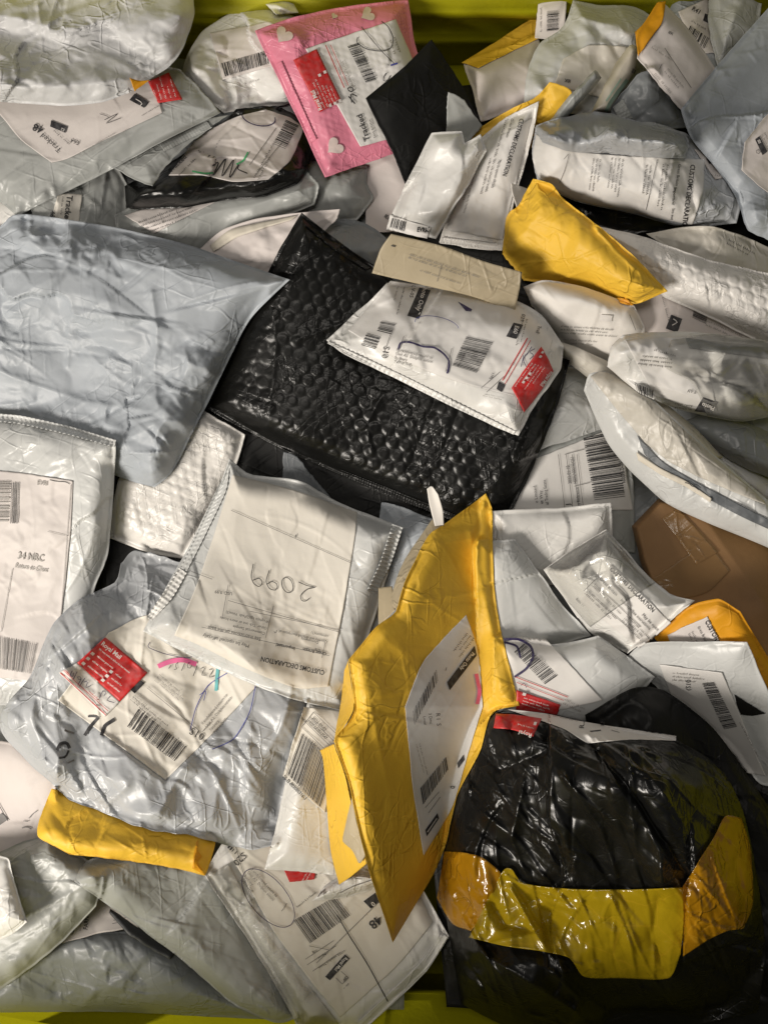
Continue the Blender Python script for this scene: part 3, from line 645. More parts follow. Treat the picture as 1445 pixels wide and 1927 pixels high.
pr.bars((654,87),(689,157),(709,151),(675,81),30); pr.pen([(673,70),(672,80),(690,92),(718,96),(735,90),(740,72),(730,50),(718,40)],1.6); pr.pen([(680,50),(700,75),(722,100),(745,122)],1.3); pr.pen([(735,123),(748,119)],3.2,'pen_blue')
pr.ell(728,144,10,5,-60,60,300,1.6); pr.line((613,85),(648,165),1.6,'ink_red'); pr.line((622,84),(655,160),1.0,'ink_red'); pr.words(660,165,-113,3.5,60,'ink_faint',2); pr.words(745,100,-110,5,40,'ink_faint',2); pr.done()
s = sticker(p, ((552,113),(596,92),(643,190),(602,211)), None); pr = Print(s); pr.t(607,206,-113,8,'Royal Mail','ink_white',True,0.85)
for i in range(5): pr.words(612+i*6,203-i*2.6,-114,3,60+(-12 if i>2 else 0),'ink_white'); 
for a, b in ((598,140),(608,134),(618,197),(627,193),(636,188)): pr.quad((a,b),(a+5,b-2),(a+7,b+3),(a+2,b+5),'ink_white',n=2,m=2)
pr.done()
pr = Print(p, 0.0012); pr.heart(534,66,17,35,'ink_heart'); pr.heart(630,276,17,50,'ink_heart'); pr.heart(692,27,14,60,'ink_heart'); pr.heart(629,30,6,30,'ink_heart'); pr.done()
for k in range(1): pass
sheet(p, 'perforated_strip', Q((520,120),(530,115),(596,262),(586,268)), 'pink_bubble', off=0.0012, step=2, disp=ribs(2,26,0.0008), jit=0)
parcel('poly_mailer', 'matte black mailer leaning over the right side of the pink mailer', 'mailer', 'black_matte',
       [(688,185,1),(760,125),(812,74,1),(850,130),(905,225,1),(840,262),(762,346,1),(725,260)], T=8, wr='flat', amp=0.8, tilt=(-60,22), stiff=(20,20))

# ------------------------------------------------------------------ upper right
p = parcel('padded_envelope', 'yellow padded envelope with a white front at the back wall, right of the black mailer', 'envelope', 'paper_pink',
       [(872,120,1),(940,98),(1012,70,1),(1040,180,1),(905,230,1)], T=16, wr='paper', flange=4, D=40)
sheet(p, 'yellow_edge', [(868,118,1),(930,80),(1012,26,1),(1014,72,1),(940,108),(900,128,1)], 'kraft_yellow', off=0.002)
p = parcel('paper_mailer', 'small cream mailer with a barcode standing against the back wall', 'mailer', 'label_pink',
       [(1012,8,1),(1066,-8,1),(1062,78,1),(1006,72,1)], T=6, wr='flat', tilt=(-90,14))
pr = Print(p, 0.0009); pr.bars((1028,22),(1028,60),(1050,58),(1050,20),18); pr.words(1018,60,-90,3,35); pr.done()
p = parcel('poly_mailer', 'R41 mailer with a grey label in the top right behind the orange-edged envelope', 'mailer', 'poly_dark',
       [(1250,-20,1),(1350,-30,1),(1370,130,1),(1270,120,1)], T=10, labels=[Lb((1275,22),(1345,-10),(1362,100),(1310,100),'label_pink')])
pr = Print(p.labels[0]); pr.t(1300,18,30,8,'R41',bold=True); pr.bars((1298,48),(1335,72),(1325,92),(1290,66),12); pr.quad((1326,25),(1338,30),(1333,44),(1322,38)); pr.words(1300,40,30,3,30); pr.done()
p = parcel('poly_mailer', 'crumpled light blue-grey mailer against the back wall with a beige label', 'mailer', 'poly_light',
       [(1078,0,1),(1120,8),(1200,15),(1242,45,1),(1225,120),(1180,230,1),(1080,215),(985,200,1),(990,140),(1012,85),(1060,50)], T=26, wr='crinkle', amp=0.9, ang=0.5,
       labels=[dict(pts=[(1060,110,1),(1110,85),(1180,88,1),(1150,190,1),(1042,160,1)], mat='label_cream')])
pr = Print(p.labels[0]); pr.t(1074,150,-170,6,'IEK',bold=True); pr.done()
p = parcel('poly_mailer', 'glossy white bag standing in the top right corner', 'mailer', 'poly_light',
       [(1335,-40,1),(1440,-50,1),(1425,60,1),(1350,130,1),(1332,40)], T=18, wr='crinkle', amp=0.9, ang=1.4)
parcel('paper_packet', 'cream paper packet with a pale green stripe among the grey mailers', 'packet', 'paper_cream',
       [(1158,118,1),(1185,85),(1202,90,1),(1196,130),(1150,212,1),(1112,212,1)], T=16, D=20, flange=0, wr='flat', amp=0.5, key='tube')
pr = Print(ALLP['tube'], 0.001); pr.pen([(1180,150),(1150,190),(1140,210)],7,'ink_green'); pr.pen([(1168,148),(1140,190)],3,'ink_green'); pr.bars((1190,128),(1198,132),(1194,140),(1187,136),4); pr.done()
p = parcel('poly_mailer', 'grey mailer with a dotted seam behind the crumpled customs parcel', 'mailer', 'poly_dark',
       [(1150,200,1),(1200,140),(1230,130,1),(1300,240,1),(1150,250,1)], T=14, amp=0.9, wr='crinkle')
sheet(p, 'perforated_strip', Q((1152,202),(1172,186),(1190,222),(1168,232)), 'poly_grey', off=0.002, step=2, disp=ribs(6,6,0.0009), jit=0)
p = parcel('padded_envelope', 'orange-edged envelope with a pinkish paper front at the top right', 'envelope', 'label_pink',
       [(1245,2,1),(1300,60),(1347,132,1),(1300,230,1),(1240,160),(1198,110,1),(1205,60)], T=10, D=40, flange=2, wr='paper', amp=0.8, tilt=(-120,20), ang=0.9)
sheet(p, 'orange_edge', [(1236,4,1),(1252,2,1),(1246,40),(1225,70),(1200,106,1),(1194,60,1),(1212,42)], 'kraft_orange', off=0.003, wr='paper', wamp=0.8)
pr = Print(p, 0.001); pr.t(1256,62,25,5,'IEK',bold=True); pr.line((1250,90),(1300,165)); pr.line((1245,120),(1240,130)); pr.words(1225,90,32,4,60,'ink_faint'); pr.words(1255,130,50,4,60,'ink_faint',2); pr.words(1230,140,50,4,60,'ink_faint'); pr.done()
parcel('padded_envelope', 'yellow padded envelope edge behind the white customs mailer', 'envelope', 'kraft_yellow',
       [(875,258,1),(960,205),(1005,185),(1034,154,1),(1072,168),(1078,200,1),(1030,260),(960,300,1)], T=12, wr='paper', amp=1.3)
parcel('poly_mailer', 'folded stiff grey mailer strip sticking up beside the cream paper packet', 'mailer', 'poly_grey',
       [(1085,165,1),(1118,134),(1131,146,1),(1100,185),(1055,232,1),(1032,228,1)], T=11, D=12, flange=0, wr='flat', raise_mm=4)
p = parcel('poly_mailer', 'small grey mailer flap right of the matte black mailer', 'mailer', 'poly_grey',
       [(843,173,1),(872,188),(907,236,1),(880,270,1),(838,262,1)], T=5, tilt=(-90,10))
parcel('poly_mailer', 'glossy black mailer showing below the crumpled customs parcel', 'mailer', 'black_gloss',
       [(1000,330,1),(1150,395),(1290,405,1),(1330,440),(1260,470,1),(1060,460,1)], T=12)
p = parcel('poly_mailer', 'crumpled grey parcel with a wide customs label at the upper right', 'parcel', 'poly_crumple',
       [(1008,236,1),(1050,222),(1130,214),(1240,238),(1290,250,1),(1345,300),(1392,370),(1385,420,1),(1290,428),(1180,400),(1080,378),(1012,345,1),(1000,285)], T=34, D=75, flange=2, wr='crinkle', amp=1.6, ang=1.2,
       labels=[dict(pts=[(1008,252,1),(1060,280),(1130,290),(1220,295),(1325,300,1),(1322,360),(1302,424,1),(1180,398),(1080,375),(1016,342,1),(1002,300)], mat='label_white', soft=0.5)], tilt=(-80,8), lumps=[(1060,245,38,16),(1150,250,38,14),(1245,266,42,18)])
pr = Print(p.labels[0]); pr.t(1299,309,98,9,'CUSTOMS DECLARATION',bold=True,sx=0.84); pr.t(1276,308,98,5.5,'Great Britain'); pr.t(1268,352,98,5.5,'Important!',bold=True); pr.t(1264,392,98,5,'See inst'); pr.words(1254,310,98,4,100,'ink_grey',2); pr.words(1222,312,98,4,60,'ink_grey',2)
pr.words(1170,300,98,3.6,70,'ink_grey',4); pr.words(1128,300,98,3.4,55,'ink_grey',3); pr.line((1236,300),(1215,395)); pr.pen([(1060,300),(1070,290),(1062,320),(1052,345)],0.8,'ink_grey'); pr.done()
sheet(p, 'crumpled_roll', [(1006,240,1),(1050,222),(1130,212),(1190,228),(1240,232),(1292,252,1),(1296,275),(1288,298,1),(1220,296),(1140,288),(1075,286),(1020,268,1)], 'poly_crumple', off=0.001, step=2.4, wr='bag', wamp=3.6, bump_up=0.022, jit=2.0)
p2 = sheet(p, 'label', Q((1305,280),(1340,292),(1380,330),(1345,338)), 'label_pink', off=0.0014)
pr = Print(p2); pr.quad((1328,298),(1344,296),(1348,306),(1334,308)); pr.words(1345,330,20,4,25); pr.done()
p = parcel('poly_mailer', 'large smooth blue-grey mailer along the right edge at the top', 'mailer', 'poly_bluegrey',
       [(1280,206,1),(1360,110),(1450,10),(1500,-20,1),(1505,250),(1500,470,1),(1440,450),(1405,430),(1385,365,1),(1340,310),(1300,262)], T=16, D=60, wr='poly', amp=1.5, ang=-0.6, tilt=(-30,10),
       labels=[dict(pts=[(1400,268,1),(1445,212),(1500,160,1),(1500,390,1),(1440,360),(1394,320,1)], mat='label_pink')], key='bigright')
pr = Print(p.labels[0]); pr.quad((1420,262),(1428,256),(1443,285),(1434,292)); pr.t(1424,264,65,5,'IEI','ink_white',True); pr.words(1438,250,65,3.4,60,'ink_faint',2); pr.ell(1426,285,4,4,0,0,360,1.2,'ink_grey'); pr.done()

# ------------------------------------------------------------------ white mailers at the upper middle
p = parcel('bubble_mailer', 'white mailer with a sideways customs declaration leaning beside the narrow white one', 'mailer', 'bubble_white',
       [(895,268,1),(950,222),(1014,190,1),(1000,262),(965,390),(946,470,1),(885,468),(826,456,1),(850,380)], T=14, D=45, flange=8, wr='paper', amp=1.4, tilt=(160,6), ang=1.3,
       labels=[Lb((915,270),(1000,222),(945,452),(838,432),'label_white', soft=0.6)])
pr = Print(p.labels[0]); pr.t(978,222,107,8.5,'CUSTOMS DECLARATION',bold=True,sx=0.8); pr.t(962,222,107,5,'Great Britain'); pr.words(950,226,107,4,80,'ink_grey'); pr.t(938,300,105,5,'May be opened officially',sx=0.8); pr.words(928,300,105,4,80,'ink_grey',2); pr.words(890,330,105,3.6,70,'ink_faint',2); pr.done()
sheet(p, 'ribbed_seam', Q((832,446),(947,460),(944,472),(828,458)), 'bubble_white', off=0.001, step=2, disp=ribs(20,1,0.0014), jit=0)
p = parcel('poly_mailer', 'narrow white mailer with a notched torn top left of the customs declaration mailer', 'mailer', 'poly_white',
       [(812,250,1),(870,246),(876,270),(904,252,1),(915,282),(880,350),(820,450,1),(778,438),(728,426,1),(760,350)], T=16, D=40, flange=3, wr='poly', amp=1.6, ang=2.0, tilt=(0,8), smooth=False,
       labels=[Lb((734,404),(811,428),(804,449),(727,432),'label_white', soft=0.5)])
pr = Print(p.labels[0]); pr.t(784,436,6,9,'EVRI',bold=True,sx=0.7); pr.poly([(808,426),(800,434),(806,438)],'ink_black'); pr.bars((738,410),(766,418),(762,436),(733,428),12); pr.words(740,408,14,3,40); pr.done()

# ------------------------------------------------------------------ right side
p = parcel('paper_mailer', 'dirt-streaked white mailer at the right edge below the big blue-grey one', 'mailer', 'poly_dirty',
       [(1215,440,1),(1280,428),(1345,426),(1410,450),(1500,490,1),(1500,560,1),(1330,520,1)], T=10, wr='crinkle', amp=0.5)
pr = Print(p, 0.0009); pr.words(1370,452,28,4,70,'ink_grey',2); pr.done()
p = parcel('paper_mailer', 'white labelled mailer in shadow under the white bubble mailer', 'mailer', 'paper_pink',
       [(1180,540,1),(1260,520),(1420,570,1),(1430,660,1),(1180,650,1)], T=6, wr='flat')
pr = Print(p, 0.0009); pr.quad((1262,592),(1283,600),(1274,626),(1252,618)); pr.pen([(1266,600),(1274,606),(1264,612)],1.6,'ink_white'); pr.bars((1305,580),(1302,598),(1328,610),(1331,590),9); pr.words(1245,560,75,4,50,'ink_grey'); pr.words(1330,605,24,4,60,'ink_faint',2); pr.done()
p = parcel('bubble_mailer', 'white bubble mailer sloping down the right edge behind the yellow envelope', 'mailer', 'bubble_white',
       [(1120,425,1),(1200,442),(1330,488),(1500,525,1),(1500,660,1),(1430,645),(1340,600),(1250,560,1),(1190,500)], T=16, D=60, flange=4, wr='poly', amp=0.6, bub=(24,0.95,0.35,12), step=2.8, tilt=(-70,10))
parcel('paper_mailer', 'white paper corner tucked behind the peak of the yellow envelope', 'mailer', 'paper_white',
       [(960,344,1),(1000,358,1),(1010,420,1),(972,400,1)], T=3, wr='flat', autotilt=0)
parcel('padded_envelope', 'bright yellow padded envelope with a pointed right tip at the upper right', 'envelope', 'kraft_yellow',
       [(1003,336,1),(1038,346),(1062,376),(1130,428),(1200,490),(1256,548,1),(1190,572),(1100,546),(985,528,1),(945,478,1),(952,410),(975,385)], T=20, D=60, flange=4, wr='paper', amp=2.2, ang=0.7, stiff=(18,16),
       ridges=[([(985,400),(1050,385),(1120,440),(1200,510)], 6, 1.2)], tilt=(-50,18))
p = parcel('padded_envelope', 'white fronted envelope with an orange corner under the yellow pointed envelope', 'envelope', 'paper_white',
       [(984,540,1),(1022,527),(1100,540),(1192,574,1),(1212,625),(1160,690,1),(1090,672),(1020,610,1)], T=22, D=45, flange=2, wr='paper', amp=1.2,
       labels=[])
sheet(p, 'orange_corner', [(1160,560,1),(1178,562),(1192,574,1),(1180,574,1),(1166,570,1)], 'kraft_orange', off=0.002)
pr = Print(p, 0.0009); pr.line((1184,592),(1196,622)); pr.words(1055,615,4,3.2,110,'ink_grey',3); pr.words(1060,640,4,3.2,90,'ink_faint',2); pr.quad((1130,592),(1152,594),(1150,606),(1128,604),'ink_white'); pr.done()
# silver and grey layers going out of frame on the right
parcel('poly_mailer', 'reddish brown paper edge wedged below the grey mailers at the right', 'mailer', 'cardboard',
       [(1290,810,1),(1360,850),(1500,940,1),(1500,990,1),(1280,850,1)], T=6, wr='flat', autotilt=0)
parcel('poly_mailer', 'thin silver mailer edge pointing right under the dark grey mailers', 'mailer', 'poly_silver',
       [(1330,838,1),(1400,878),(1500,935,1),(1500,985,1),(1420,930),(1345,868,1)], T=10, D=20, flange=0)
parcel('poly_mailer', 'dark grey rounded mailer below the clear bag at the right edge', 'mailer', 'poly_dark',
       [(1290,790,1),(1350,780),(1500,830,1),(1500,920,1),(1400,880),(1305,820,1)], T=22, D=35, flange=0, wr='crinkle', amp=0.5)
p = parcel('poly_mailer', 'white mailer with a large vertical barcode under the black bubble mailer', 'mailer', 'poly_grey',
       [(960,800,1),(1170,790,1),(1190,900),(1195,1040,1),(940,1020,1)], T=10, wr='flat', amp=0.7,
       labels=[Lb((965,880),(1165,800),(1190,960),(958,960),'label_white', soft=0.5)])
pr = Print(p.labels[0]); pr.bars((1097,824),(1118,942),(1176,935),(1156,812),34); pr.t(1177,908,-98,7,'H-00F6-D-0001242',bold=True,sx=0.72); pr.t(1075,910,-97,6.5,'2022-01-18',sx=0.8); pr.t(1085,910,-97,6.5,'H00F6A0003904251',sx=0.66); pr.t(1092,952,-97,6,'ry Reference',sx=0.8)
for a in (1062,1077,1088,1097): pr.line((a-12,855),(a,955))
pr.t(1012,946,-97,6,'e Limited'); pr.t(1022,948,-97,6,'et Way'); pr.t(1032,950,-97,6,'ial Trading Estate',sx=0.8); pr.t(1072,950,-97,8,'J',bold=True); pr.line((1062,855),(1100,845)); pr.line((1080,915),(1110,908)); pr.done()
parcel('poly_mailer', 'pale grey mailer folded over the top of the large barcode', 'mailer', 'poly_light',
       [(1050,690,1),(1110,700),(1185,790,1),(1120,812),(1040,838),(975,866,1),(1000,800),(1020,740,1)], T=14, amp=1.1, ang=-0.4)
parcel('poly_mailer', 'long grimy silver mailer edge running below the clear bag', 'mailer', 'poly_dirty',
       [(1040,640,1),(1090,655),(1180,700),(1300,800),(1360,860,1),(1330,880,1),(1220,800),(1130,730),(1060,676,1)], T=16, D=22, flange=0, wr='poly', amp=0.8, ang=0.7)
b = parcel('cardboard_box', 'brown cardboard box with clear tape at the right edge', 'box', 'cardboard',
       [(1188,990,1),(1238,938),(1300,930),(1500,980,1),(1500,1280,1),(1400,1240),(1290,1190),(1235,1140,1),(1205,1060)], T=40, D=14, flange=0, wr='box', stiff=(30,30), jit=0.4, smooth=False,
       ridges=[([(1300,940),(1370,1040),(1440,1140)], 40, 5)], tilt=(120,10))
sheet(b, 'tape', [(1225,1090,1),(1300,1040),(1340,1030,1),(1372,1075,1),(1330,1115),(1270,1130,1)], 'tape_clear', off=0.001)
sheet(b, 'tape', [(1245,975,1),(1275,955,1),(1350,1040,1),(1310,1062,1)], 'tape_clear', off=0.0016)
p = parcel('padded_envelope', 'orange padded envelope with a customs label against the cardboard box', 'envelope', 'kraft_orange',
       [(1230,1200,1),(1290,1145),(1350,1126),(1392,1150,1),(1440,1230),(1500,1310,1),(1420,1320),(1300,1290,1)], T=16, D=45, flange=3, wr='paper', amp=0.9,
       labels=[Lb((1255,1195),(1330,1160),(1362,1225),(1270,1240),'label_pink')])
pr = Print(p.labels[0]); pr.t(1325,1170,62,8.5,'CUSTOMS',bold=True,sx=0.85); pr.t(1311,1180,62,5,'Great Britain',sx=0.9); pr.words(1300,1190,62,3.6,40,'ink_grey',2); pr.done()
p = parcel('poly_mailer', 'white S10 mailer with a black triangle opening at the right edge', 'mailer', 'poly_light',
       [(1180,1235,1),(1225,1208),(1405,1208,1),(1445,1300),(1480,1380),(1500,1470,1),(1430,1476),(1370,1400),(1260,1320,1)], T=12, wr='flat', amp=1.2,
       labels=[Lb((1240,1250),(1358,1266),(1440,1460),(1310,1440),'label_white')], tilt=(110,8))
pr = Print(p.labels[0]); pr.t(1298,1300,-88,9,'(S10',sx=0.9); pr.words(1265,1268,5,3.4,50,'ink_faint',3); pr.bars((1320,1286),(1362,1374),(1387,1369),(1343,1284),36); pr.words(1390,1360,62,3.4,60,'ink_faint'); pr.done()
sheet(p, 'black_opening', [(1381,1307,1),(1410,1325),(1440,1343,1),(1415,1347),(1393,1345,1),(1386,1328,1)], 'black_matte', off=0.001)
# open mailer
p = parcel('poly_mailer', 'torn-open white mailer with a grey lining slit at the right', 'mailer', 'poly_light',
       [(1098,735,1),(1108,704),(1140,698,1),(1220,745),(1330,845),(1420,920),(1500,990,1),(1500,1055,1),(1400,1012),(1310,975),(1252,945),(1190,890),(1140,830)], T=15, D=45, flange=2, wr='poly', amp=1.0, ang=0.7, raise_mm=5, tilt=(-60,8))
sheet(p, 'lining', [(1198,818,1),(1215,838),(1250,872),(1330,918),(1500,1005,1),(1500,1020,1),(1400,975),(1330,938),(1262,898),(1212,855,1)], 'inner_grey', off=0.0012, jit=0.3)
sheet(p, 'grimy_film', [(1110,708,1),(1140,700),(1225,752,1),(1330,848),(1430,935),(1440,950,1),(1330,905),(1260,870),(1212,832,1),(1160,770)], 'poly_dirty', off=0.0016, wr='crinkle', wamp=0.35)
sheet(p, 'torn_lip', [(1196,850,1),(1240,880),(1290,905),(1338,938,1),(1336,946,1),(1288,915),(1240,892),(1200,866,1)], 'paper_cream', off=0.0022)
pr = Print(p, 0.0035); pr.pen([(1288,908),(1296,910),(1300,914),(1308,917),(1314,922)],1.6); pr.done()
# clear bag
p = parcel('plastic_bag', 'clear plastic bag around a white wrapped item at the right edge', 'parcel', 'poly_white',
       [(1172,630,1),(1230,625),(1330,626),(1500,650,1),(1500,770,1),(1400,792),(1320,780),(1260,765),(1200,740),(1142,690,1),(1150,652)], T=30, D=60, flange=1, wr='crinkle', amp=1.2, ang=0.3,
       labels=[dict(pts=[(1175,640,1),(1300,630,1),(1330,690),(1350,775,1),(1230,745,1)], mat='label_white', soft=0.8)], tilt=(-80,12))
pr = Print(p.labels[0]); pr.bars((1194,722),(1230,734),(1227,752),(1200,741),10); pr.quad((1322,748),(1350,758),(1340,778),(1306,774)); pr.t(1345,766,200,8,'Photo','ink_white',True,0.9); pr.words(1262,690,186,4,70,'ink_grey',3); pr.t(1310,735,188,6,'T-LV'); pr.words(1230,660,15,4,60,'ink_grey'); pr.words(1300,770,188,3.6,40,'ink_grey',2); pr.done()
sheet(p, 'clear_film', [(1262,640,1),(1340,628),(1500,650,1),(1500,775,1),(1400,792),(1330,782,1),(1300,720),(1250,690)], 'clear_film', off=0.002, wr='poly', wamp=1.2)
sheet(p, 'folded_hem', Q((1290,636),(1500,660),(1500,682),(1296,655)), 'poly_grey', off=0.0022)

# ------------------------------------------------------------------ middle left
p = parcel('bubble_mailer', 'white bubble-wrap mailer below the big blue-grey mailer', 'mailer', 'bubble_white',
       [(205,1012,1),(225,900),(300,800),(380,770,1),(462,818,1),(445,875),(400,960),(345,1052,1),(280,1040)], T=14, D=45, flange=6, wr='crinkle', amp=0.55, bub=(20,0.8,0.3,8), step=2.8, tilt=(-60,8))
parcel('poly_mailer', 'blue-grey mailer beneath the black bubble mailer, left of the tall yellow envelope', 'mailer', 'poly_bluegrey',
       [(718,945,1),(760,955),(835,985,1),(820,1060),(760,1180,1),(680,1190,1)], T=12)
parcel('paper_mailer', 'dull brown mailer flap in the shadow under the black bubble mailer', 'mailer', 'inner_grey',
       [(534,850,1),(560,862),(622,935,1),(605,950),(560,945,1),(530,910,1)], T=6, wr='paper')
bb = parcel('bubble_mailer', 'large glossy black bubble mailer across the middle', 'mailer', 'black_bubble',
       [(568,400,1),(620,440),(690,490),(850,600),(1072,678,1),(1045,775),(1000,885),(935,1012,1),(800,957),(640,893),(500,830),(388,768,1),(450,620),(520,480)], T=20, D=60, flange=6, wr='paper', amp=0.5, bub=(25,0.85,0.2,20), step=2.7, stiff=(24,24), ang=0.5,
       ridges=[([(560,640),(640,610),(740,560)], 6, 1.8), ([(700,850),(690,800),(720,740)], 5, 1.4), ([(830,720),(800,800),(770,880)], 6, -1.6), ([(870,700),(860,780),(830,860)], 5, -1.2), ([(505,540),(520,640),(505,800)], 8, 1.8), ([(575,420),(560,500),(520,560)], 8, 1.4)], tilt=(-60,6))
sheet(bb, 'sealed_seam', [(640,883,1),(740,922),(935,1000,1),(930,1010,1),(740,936),(640,892,1)], 'black_bubble', off=0.0008, step=2, disp=ribs(60,2,0.0009), jit=0)
sheet(bb, 'sealed_seam', [(572,408,1),(640,462),(700,502,1),(690,508,1),(630,470),(566,418,1)], 'black_bubble', off=0.0008, step=2, disp=ribs(40,2,0.0009), jit=0)
p = parcel('poly_mailer', 'white parcel with crowded postage labels lying on the black bubble mailer', 'parcel', 'poly_white',
       [(614,640,1),(670,590),(728,532,1),(850,540),(960,562),(1020,595),(1060,650,1),(1052,700),(1005,765),(975,820,1),(935,805),(850,762),(740,710),(650,668)], T=26, D=85, flange=4, wr='poly', amp=1.5, ang=0.35, stiff=(18,16),
       labels=[dict(pts=[(655,622,1),(735,528,1),(860,545),(985,580),(1040,640,1),(1010,720),(965,745,1),(850,715),(740,672)], mat='label_white', soft=0.55)], tilt=(-60,12))
pr = Print(p.labels[0])
pr.quad((789,541),(810,546),(788,600),(766,594)); pr.t(797,540,108,8.5,'hoto Only','ink_white',True,0.9); pr.t(776,536,104,7,'LV-05'); pr.words(760,540,106,3.4,50,'ink_grey'); pr.words(748,538,106,3.2,40,'ink_faint')
pr.bars((716,605),(709,624),(736,631),(744,610),9); pr.bars((690,626),(679,650),(706,658),(716,633),10); pr.t(722,651,101,11,'S10')
for i, t in enumerate(('If undelivered return to','Unit A2  Dolphin estate','Sunbury','TW16 7HE')): pr.t(745-1.6*i,660+7.4*i,13,5.4,t,'ink_grey',sx=0.95)
pr.pen([(749,658),(754,645),(772,644),(796,652),(817,654),(834,665),(844,678),(844,692),(841,703)],3.4,'pen_purple'); pr.poly([(861,567),(874,574),(888,582),(886,586),(876,585)],'pen_purple')
pr.bars((877,633),(850,689),(896,703),(927,644),26); pr.ell(822,612,42,16,12,170,350,0.9,'pen_blue'); pr.line((735,628),(722,665),0.9); pr.line((760,632),(748,664),0.9); pr.line((850,655),(838,700),0.9)
pr.words(862,690,-62,3.4,60,'ink_grey'); pr.line((940,700),(905,730),0.9); pr.line((948,708),(915,738),0.9); pr.t(925,700,105,5,'110g')
pr.quad((966,607),(984,611),(971,638),(952,633)); pr.t(969,612,105,8,'E60','ink_white',True,0.9); pr.t(982,590,105,7,'021'); pr.words(990,600,105,3.6,50,'ink_grey',2); pr.t(1012,612,105,7,'Trall',sx=0.8)
pr.line((945,716),(992,636),2.0,'ink_red'); pr.line((950,722),(998,640),1.2,'ink_red'); pr.pen([(985,668),(980,690)],1.2,'pen_purple'); pr.pen([(992,664),(984,676),(990,690)],1.2,'pen_purple'); pr.pen([(1000,652),(990,668)],1.2,'pen_purple'); pr.pen([(1006,656),(996,662),(1004,668),(996,676)],1.2,'pen_purple')
pr.quad((938,718),(950,724),(944,738),(934,732)); pr.words(908,745,12,3,30,'ink_faint'); pr.done()
st = sheet(p, 'return_sticker', [(962,730,1),(990,690),(1018,652,1),(1030,672),(1041,699,1),(1015,740),(986,776,1),(974,752)], 'ink_red', off=0.0027); pr = Print(st); pr.t(1036,698,128,7,'Royal Mail','ink_white',True,0.8)
for i in range(5): pr.words(1024-6*i,690-6*i*0.3,126,2.8,55,'ink_white')
for a, b in ((1020,660),(1016,668),(996,700),(990,708),(984,716)): pr.quad((a,b),(a+4,b+2),(a+1,b+6),(a-3,b+4),'ink_white',n=2,m=2)
pr.done()
sheet(p, 'ribbed_seam', [(618,642,1),(740,698),(850,752),(970,812,1),(966,818,1),(848,764),(736,708),(616,646,1)], 'poly_white', off=0.001, step=2, disp=ribs(40,1,0.001), jit=0)
zt = float(bil(p.top, np.array([850.]), np.array([560.]), p.x0, p.y0)[0])
fl = sheet(p, 'open_flap', [(736,440,1),(830,462),(905,490),(982,512,1),(978,540),(968,588,1),(900,562),(820,542),(700,514,1),(715,470)], 'paper_tan', zc=(zt+0.022, zt+0.018, zt+0.006, zt+0.010), zn=0.002, wr='paper', wamp=0.7, label='tan translucent opened flap')
pr = Print(fl, 0.0008); pr.words(770,480,18,3.2,140,'ink_grey',2); pr.words(790,510,18,3,110,'ink_grey'); pr.pen([(736,462),(744,464)],2.2); pr.line((830,500),(822,530),0.8); pr.done()
parcel('poly_mailer', 'large creased blue-grey plastic mailer at the left', 'mailer', 'poly_bluegrey',
       [(-80,440,1),(0,426),(46,402),(300,446),(546,526,1),(470,602),(410,720),(330,880),(292,917,1),(250,906),(120,860),(-80,800,1)], T=24, D=80, flange=3, wr='poly', amp=2.3, ang=0.25, stiff=(22,20),
       ridges=[([(285,548),(296,620),(290,700),(296,760)], 9, 3.0), ([(-20,690),(60,722),(160,755),(290,775)], 9, 3.0), ([(-10,655),(130,660),(205,672)], 5, -2.0), ([(130,660),(128,690)], 4, 1.5), ([(205,672),(245,690)], 4, 1.8), ([(60,640),(250,540),(310,500)], 8, 1.0), ([(100,450),(125,495),(190,505),(240,530)], 5, 1.2), ([(250,820),(290,800),(330,850)], 8, 2.2)], tilt=(-30,8))
p = parcel('poly_mailer', 'pale grey mailer at the left edge with a 34 return-to-client label', 'mailer', 'poly_light',
       [(-80,770,1),(40,784),(130,803),(219,828,1),(216,900),(205,1040),(176,1120),(150,1290,1),(60,1330),(-80,1320,1)], T=18, D=50, flange=6, wr='poly', amp=1.1, ang=-0.9,
       labels=[dict(pts=[(-60,880,1),(40,890),(138,905,1),(134,1000),(120,1130),(105,1225),(95,1285,1),(-60,1270,1)], mat='label_pink', soft=0.5)], tilt=(-30,6))
pr = Print(p.labels[0]); pr.t(33,1051,7,13,'34 NRC','ink_faint',True,0.8); pr.t(28,1068,8,9,'Return to Client','ink_faint',True,0.72,0.15); pr.t(70,912,6,9,'EVRI','ink_faint',True,0.8); pr.line((24,1070),(2,1190),1,'ink_faint'); pr.line((90,1000),(128,1009),0.8,'ink_faint'); pr.line((134,912),(116,1150),1,'ink_faint')
pr.bars((-10,905),(-10,985),(16,985),(20,905),20,'ink_faint'); pr.bars((22,908),(38,908),(36,985),(20,985),5,'ink_grey'); pr.bars((-6,1197),(72,1212),(60,1268),(-6,1258),26,'ink_grey'); pr.pen([(94,903),(108,906),(124,907),(132,911)],1.2); pr.done()
sheet(p, 'perforated_strip', [(-40,776,1),(40,782),(130,802),(219,828,1),(216,842,1),(128,818),(38,798),(-40,790,1)], 'poly_light', off=0.0012, step=2, disp=ribs(30,2,0.0022), jit=0)

